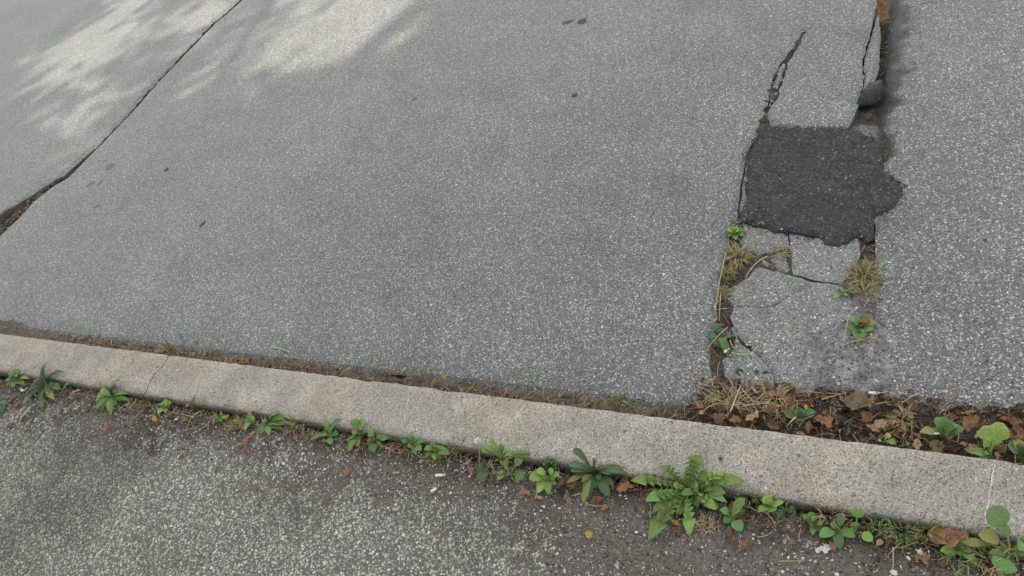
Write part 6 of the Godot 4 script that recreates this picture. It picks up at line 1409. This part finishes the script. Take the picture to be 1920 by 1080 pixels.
	pebble("pebble", "dark asphalt crumb behind the leaf heap", Vector3(0.0711, 0.0150, -1.0025), Vector3(0.0208, 0.0109, 0.0161), Color(0.05, 0.05, 0.05), "dark crumbs on the road")
	pebble("pebble", "dark asphalt crumb left of the large dandelion's lowest leaf", Vector3(-0.3735, 0.0340, -0.6478), Vector3(0.0144, 0.0076, 0.0112), Color(0.06, 0.06, 0.065), "dark crumbs on the dirt")
	pebble("pebble", "dark asphalt crumb at the foot of the dandelion's lowest leaf", Vector3(-0.3571, 0.0340, -0.6587), Vector3(0.0128, 0.0067, 0.0099), Color(0.06, 0.06, 0.065), "dark crumbs on the dirt")
	gum("round black gum spot on the road, nearest to the kerb", Vector3(-2.5116, 0.0000, -1.5848), 0.0312, Color(0.035, 0.036, 0.038))
	gum("black gum spot up the road from the nearest one", Vector3(-3.0805, 0.0000, -1.9758), 0.0338, Color(0.035, 0.036, 0.038))
	gum("dark gum spot alone in the middle of the road", Vector3(-1.0417, 0.0000, -2.3702), 0.0286, Color(0.035, 0.036, 0.038))
	gum("large grey gum smear by the open seam", Vector3(-3.5493, 0.0000, -2.0156), 0.0650, Color(0.11, 0.11, 0.115))
	gum("small grey gum spot above the large smear", Vector3(-3.6420, 0.0000, -2.0691), 0.0338, Color(0.12, 0.12, 0.125))
	gum("grey gum spot left of the large smear, by the seam", Vector3(-3.5568, 0.0000, -1.8772), 0.0442, Color(0.12, 0.12, 0.125))
	gum("grey gum spot right of the seam side one", Vector3(-3.4923, 0.0000, -1.8841), 0.0364, Color(0.12, 0.12, 0.125))
	gum("grey gum spot below the seam side pair", Vector3(-3.3355, 0.0000, -1.7074), 0.0364, Color(0.1, 0.1, 0.105))
	gum("dark brown flattened leaf stain at the top of the road", Vector3(-1.1816, 0.0000, -2.9876), 0.0572, Color(0.06, 0.05, 0.048))
	gum("brown stain beside the flattened one at the top of the road", Vector3(-1.2580, 0.0000, -2.9947), 0.0494, Color(0.075, 0.06, 0.055))
	gum("faint grey gum spot at the upper middle of the road", Vector3(-1.8470, 0.0000, -2.4412), 0.0286, Color(0.10, 0.10, 0.105))
	scrap("torn white paper scrap beside the bushy weed at far left", Vector3(-2.6338, 0.0400, -0.6839), 0.0272, 4)
	scrap("white flaky scrap below the five leaved plantain", Vector3(-0.0249, 0.0340, -0.6470), 0.0192, 9)
	scrap("white dried dropping by the crack, right of the first weed", Vector3(-1.8610, 0.0340, -0.6777), 0.0104, 6)
	scrap("white dropping on the dirt below the large dandelion", Vector3(-0.2712, 0.0310, -0.6065), 0.0072, 7)
	scrap("white petals lying under the large plantain in the heap", Vector3(0.1787, 0.0500, -0.9325), 0.0096, 4)
	scrap("pale folded wood splinter beside the orange pink leaf", Vector3(0.1401, 0.0360, -0.6786), 0.0160, 3)
	scrap("white leaf scrap lying on the ragged weed in the left crack", Vector3(-0.2760, 0.0140, -1.1265), 0.0160, 3)

func butt(label: String, a: Vector3, b: Vector3, paper: Color, tip: Color) -> void:
	var o := base("cigarette_butt", a)
	tag(o, label, "cigarette butt", "cigarette butts")
	var d := b - a
	for e in [["paper", 0.0, 0.72, paper], ["burnt_end", 0.72, 1.0, tip]]:
		var st := SurfaceTool.new()
		st.begin(Mesh.PRIMITIVE_TRIANGLES)
		var pts := []
		for k in 7: pts.append(d * lerpf(e[1], e[2], k / 6.0) + Vector3(0, rng.randf_range(-0.0003, 0.0003) + 0.0015, 0))
		pts.insert(0, pts[0] + d * 0.001)
		tube(st, pts, 0.0036 if e[1] == 0.0 else 0.0033, 0.0034 if e[1] == 0.0 else 0.0028, 10, e[3])
		for end in [pts[1], pts[-1]]:
			for k in 10:
				var u := d.normalized().cross(UPD)
				var v := d.normalized().cross(u)
				for q in [end, end + (u * cos(TAU * k / 10) + v * sin(TAU * k / 10)) * 0.003, end + (u * cos(TAU * (k + 1) / 10) + v * sin(TAU * (k + 1) / 10)) * 0.003]:
					st.set_color(e[3] * 0.6 + Color(0.1, 0.08, 0.05))
					st.add_vertex(q)
		st.generate_normals()
		put(e[0], st.commit(), M.grit, o)

func gum(label: String, at: Vector3, s: float, c: Color) -> void:
	# flattened and trodden in: a thin uneven disc
	var st := SurfaceTool.new()
	st.begin(Mesh.PRIMITIVE_TRIANGLES)
	st.set_smooth_group(0)
	var sh := rng.randf() * 500.0
	var rim := func(k: int, f: float) -> Vector3:
		var a := TAU * k / 20.0
		var r := s * 0.5 * f * (1.0 + 0.5 * n2.get_noise_2d(cos(a) * 22.0 + sh, sin(a) * 22.0))
		return Vector3(cos(a) * r * 1.15, 0.0022 * (1.0 - f * f) + 0.001 * (1.0 - f), sin(a) * r * 0.85)
	for k in 20:
		for q in [[Vector3(0, 0.0026, 0), rim.call(k, 0.7), rim.call(k + 1, 0.7)], [rim.call(k, 0.7), rim.call(k, 1.0), rim.call(k + 1, 1.0)], [rim.call(k, 0.7), rim.call(k + 1, 1.0), rim.call(k + 1, 0.7)]]:
			for p in [q[0], q[2], q[1]]:
				st.set_color(c)
				st.add_vertex(p)
	st.generate_normals()
	var o := put("gum_spot", st.commit(), M.grit)
	o.position = at + Vector3(0, und(Vector2(at.x, at.z)) - 0.0004, 0)
	o.rotation.y = rng.randf() * TAU
	tag(o, label, "gum spot", "dark spots on the road")

func scrap(label: String, at: Vector3, s: float, n: int) -> void:
	# a few crumpled white flakes
	var st := SurfaceTool.new()
	st.begin(Mesh.PRIMITIVE_TRIANGLES)
	for i in n:
		var c := Vector3(rng.randfn(0, 0.28), 0.08 * rng.randf(), rng.randfn(0, 0.28)) * s
		var b := Basis(UPD, rng.randf() * TAU) * Basis(Vector3.RIGHT, rng.randf_range(-0.5, 0.5)) * Basis.from_scale(Vector3.ONE * s * rng.randf_range(0.18, 0.42))
		var ring := []
		for k in 7: ring.append(Vector3(cos(TAU * k / 7), rng.randf_range(-0.1, 0.25), sin(TAU * k / 7)) * rng.randf_range(0.6, 1.0))
		for k in 7:
			for q in [Vector3(0, 0.15, 0), ring[k], ring[(k + 1) % 7]]:
				st.set_color(Color(0.5, 0.49, 0.43))
				st.add_vertex(c + b * q)
	st.generate_normals()
	var o := put("white_scrap", st.commit(), M.grit)
	o.position = at
	tag(o, label, "scrap")
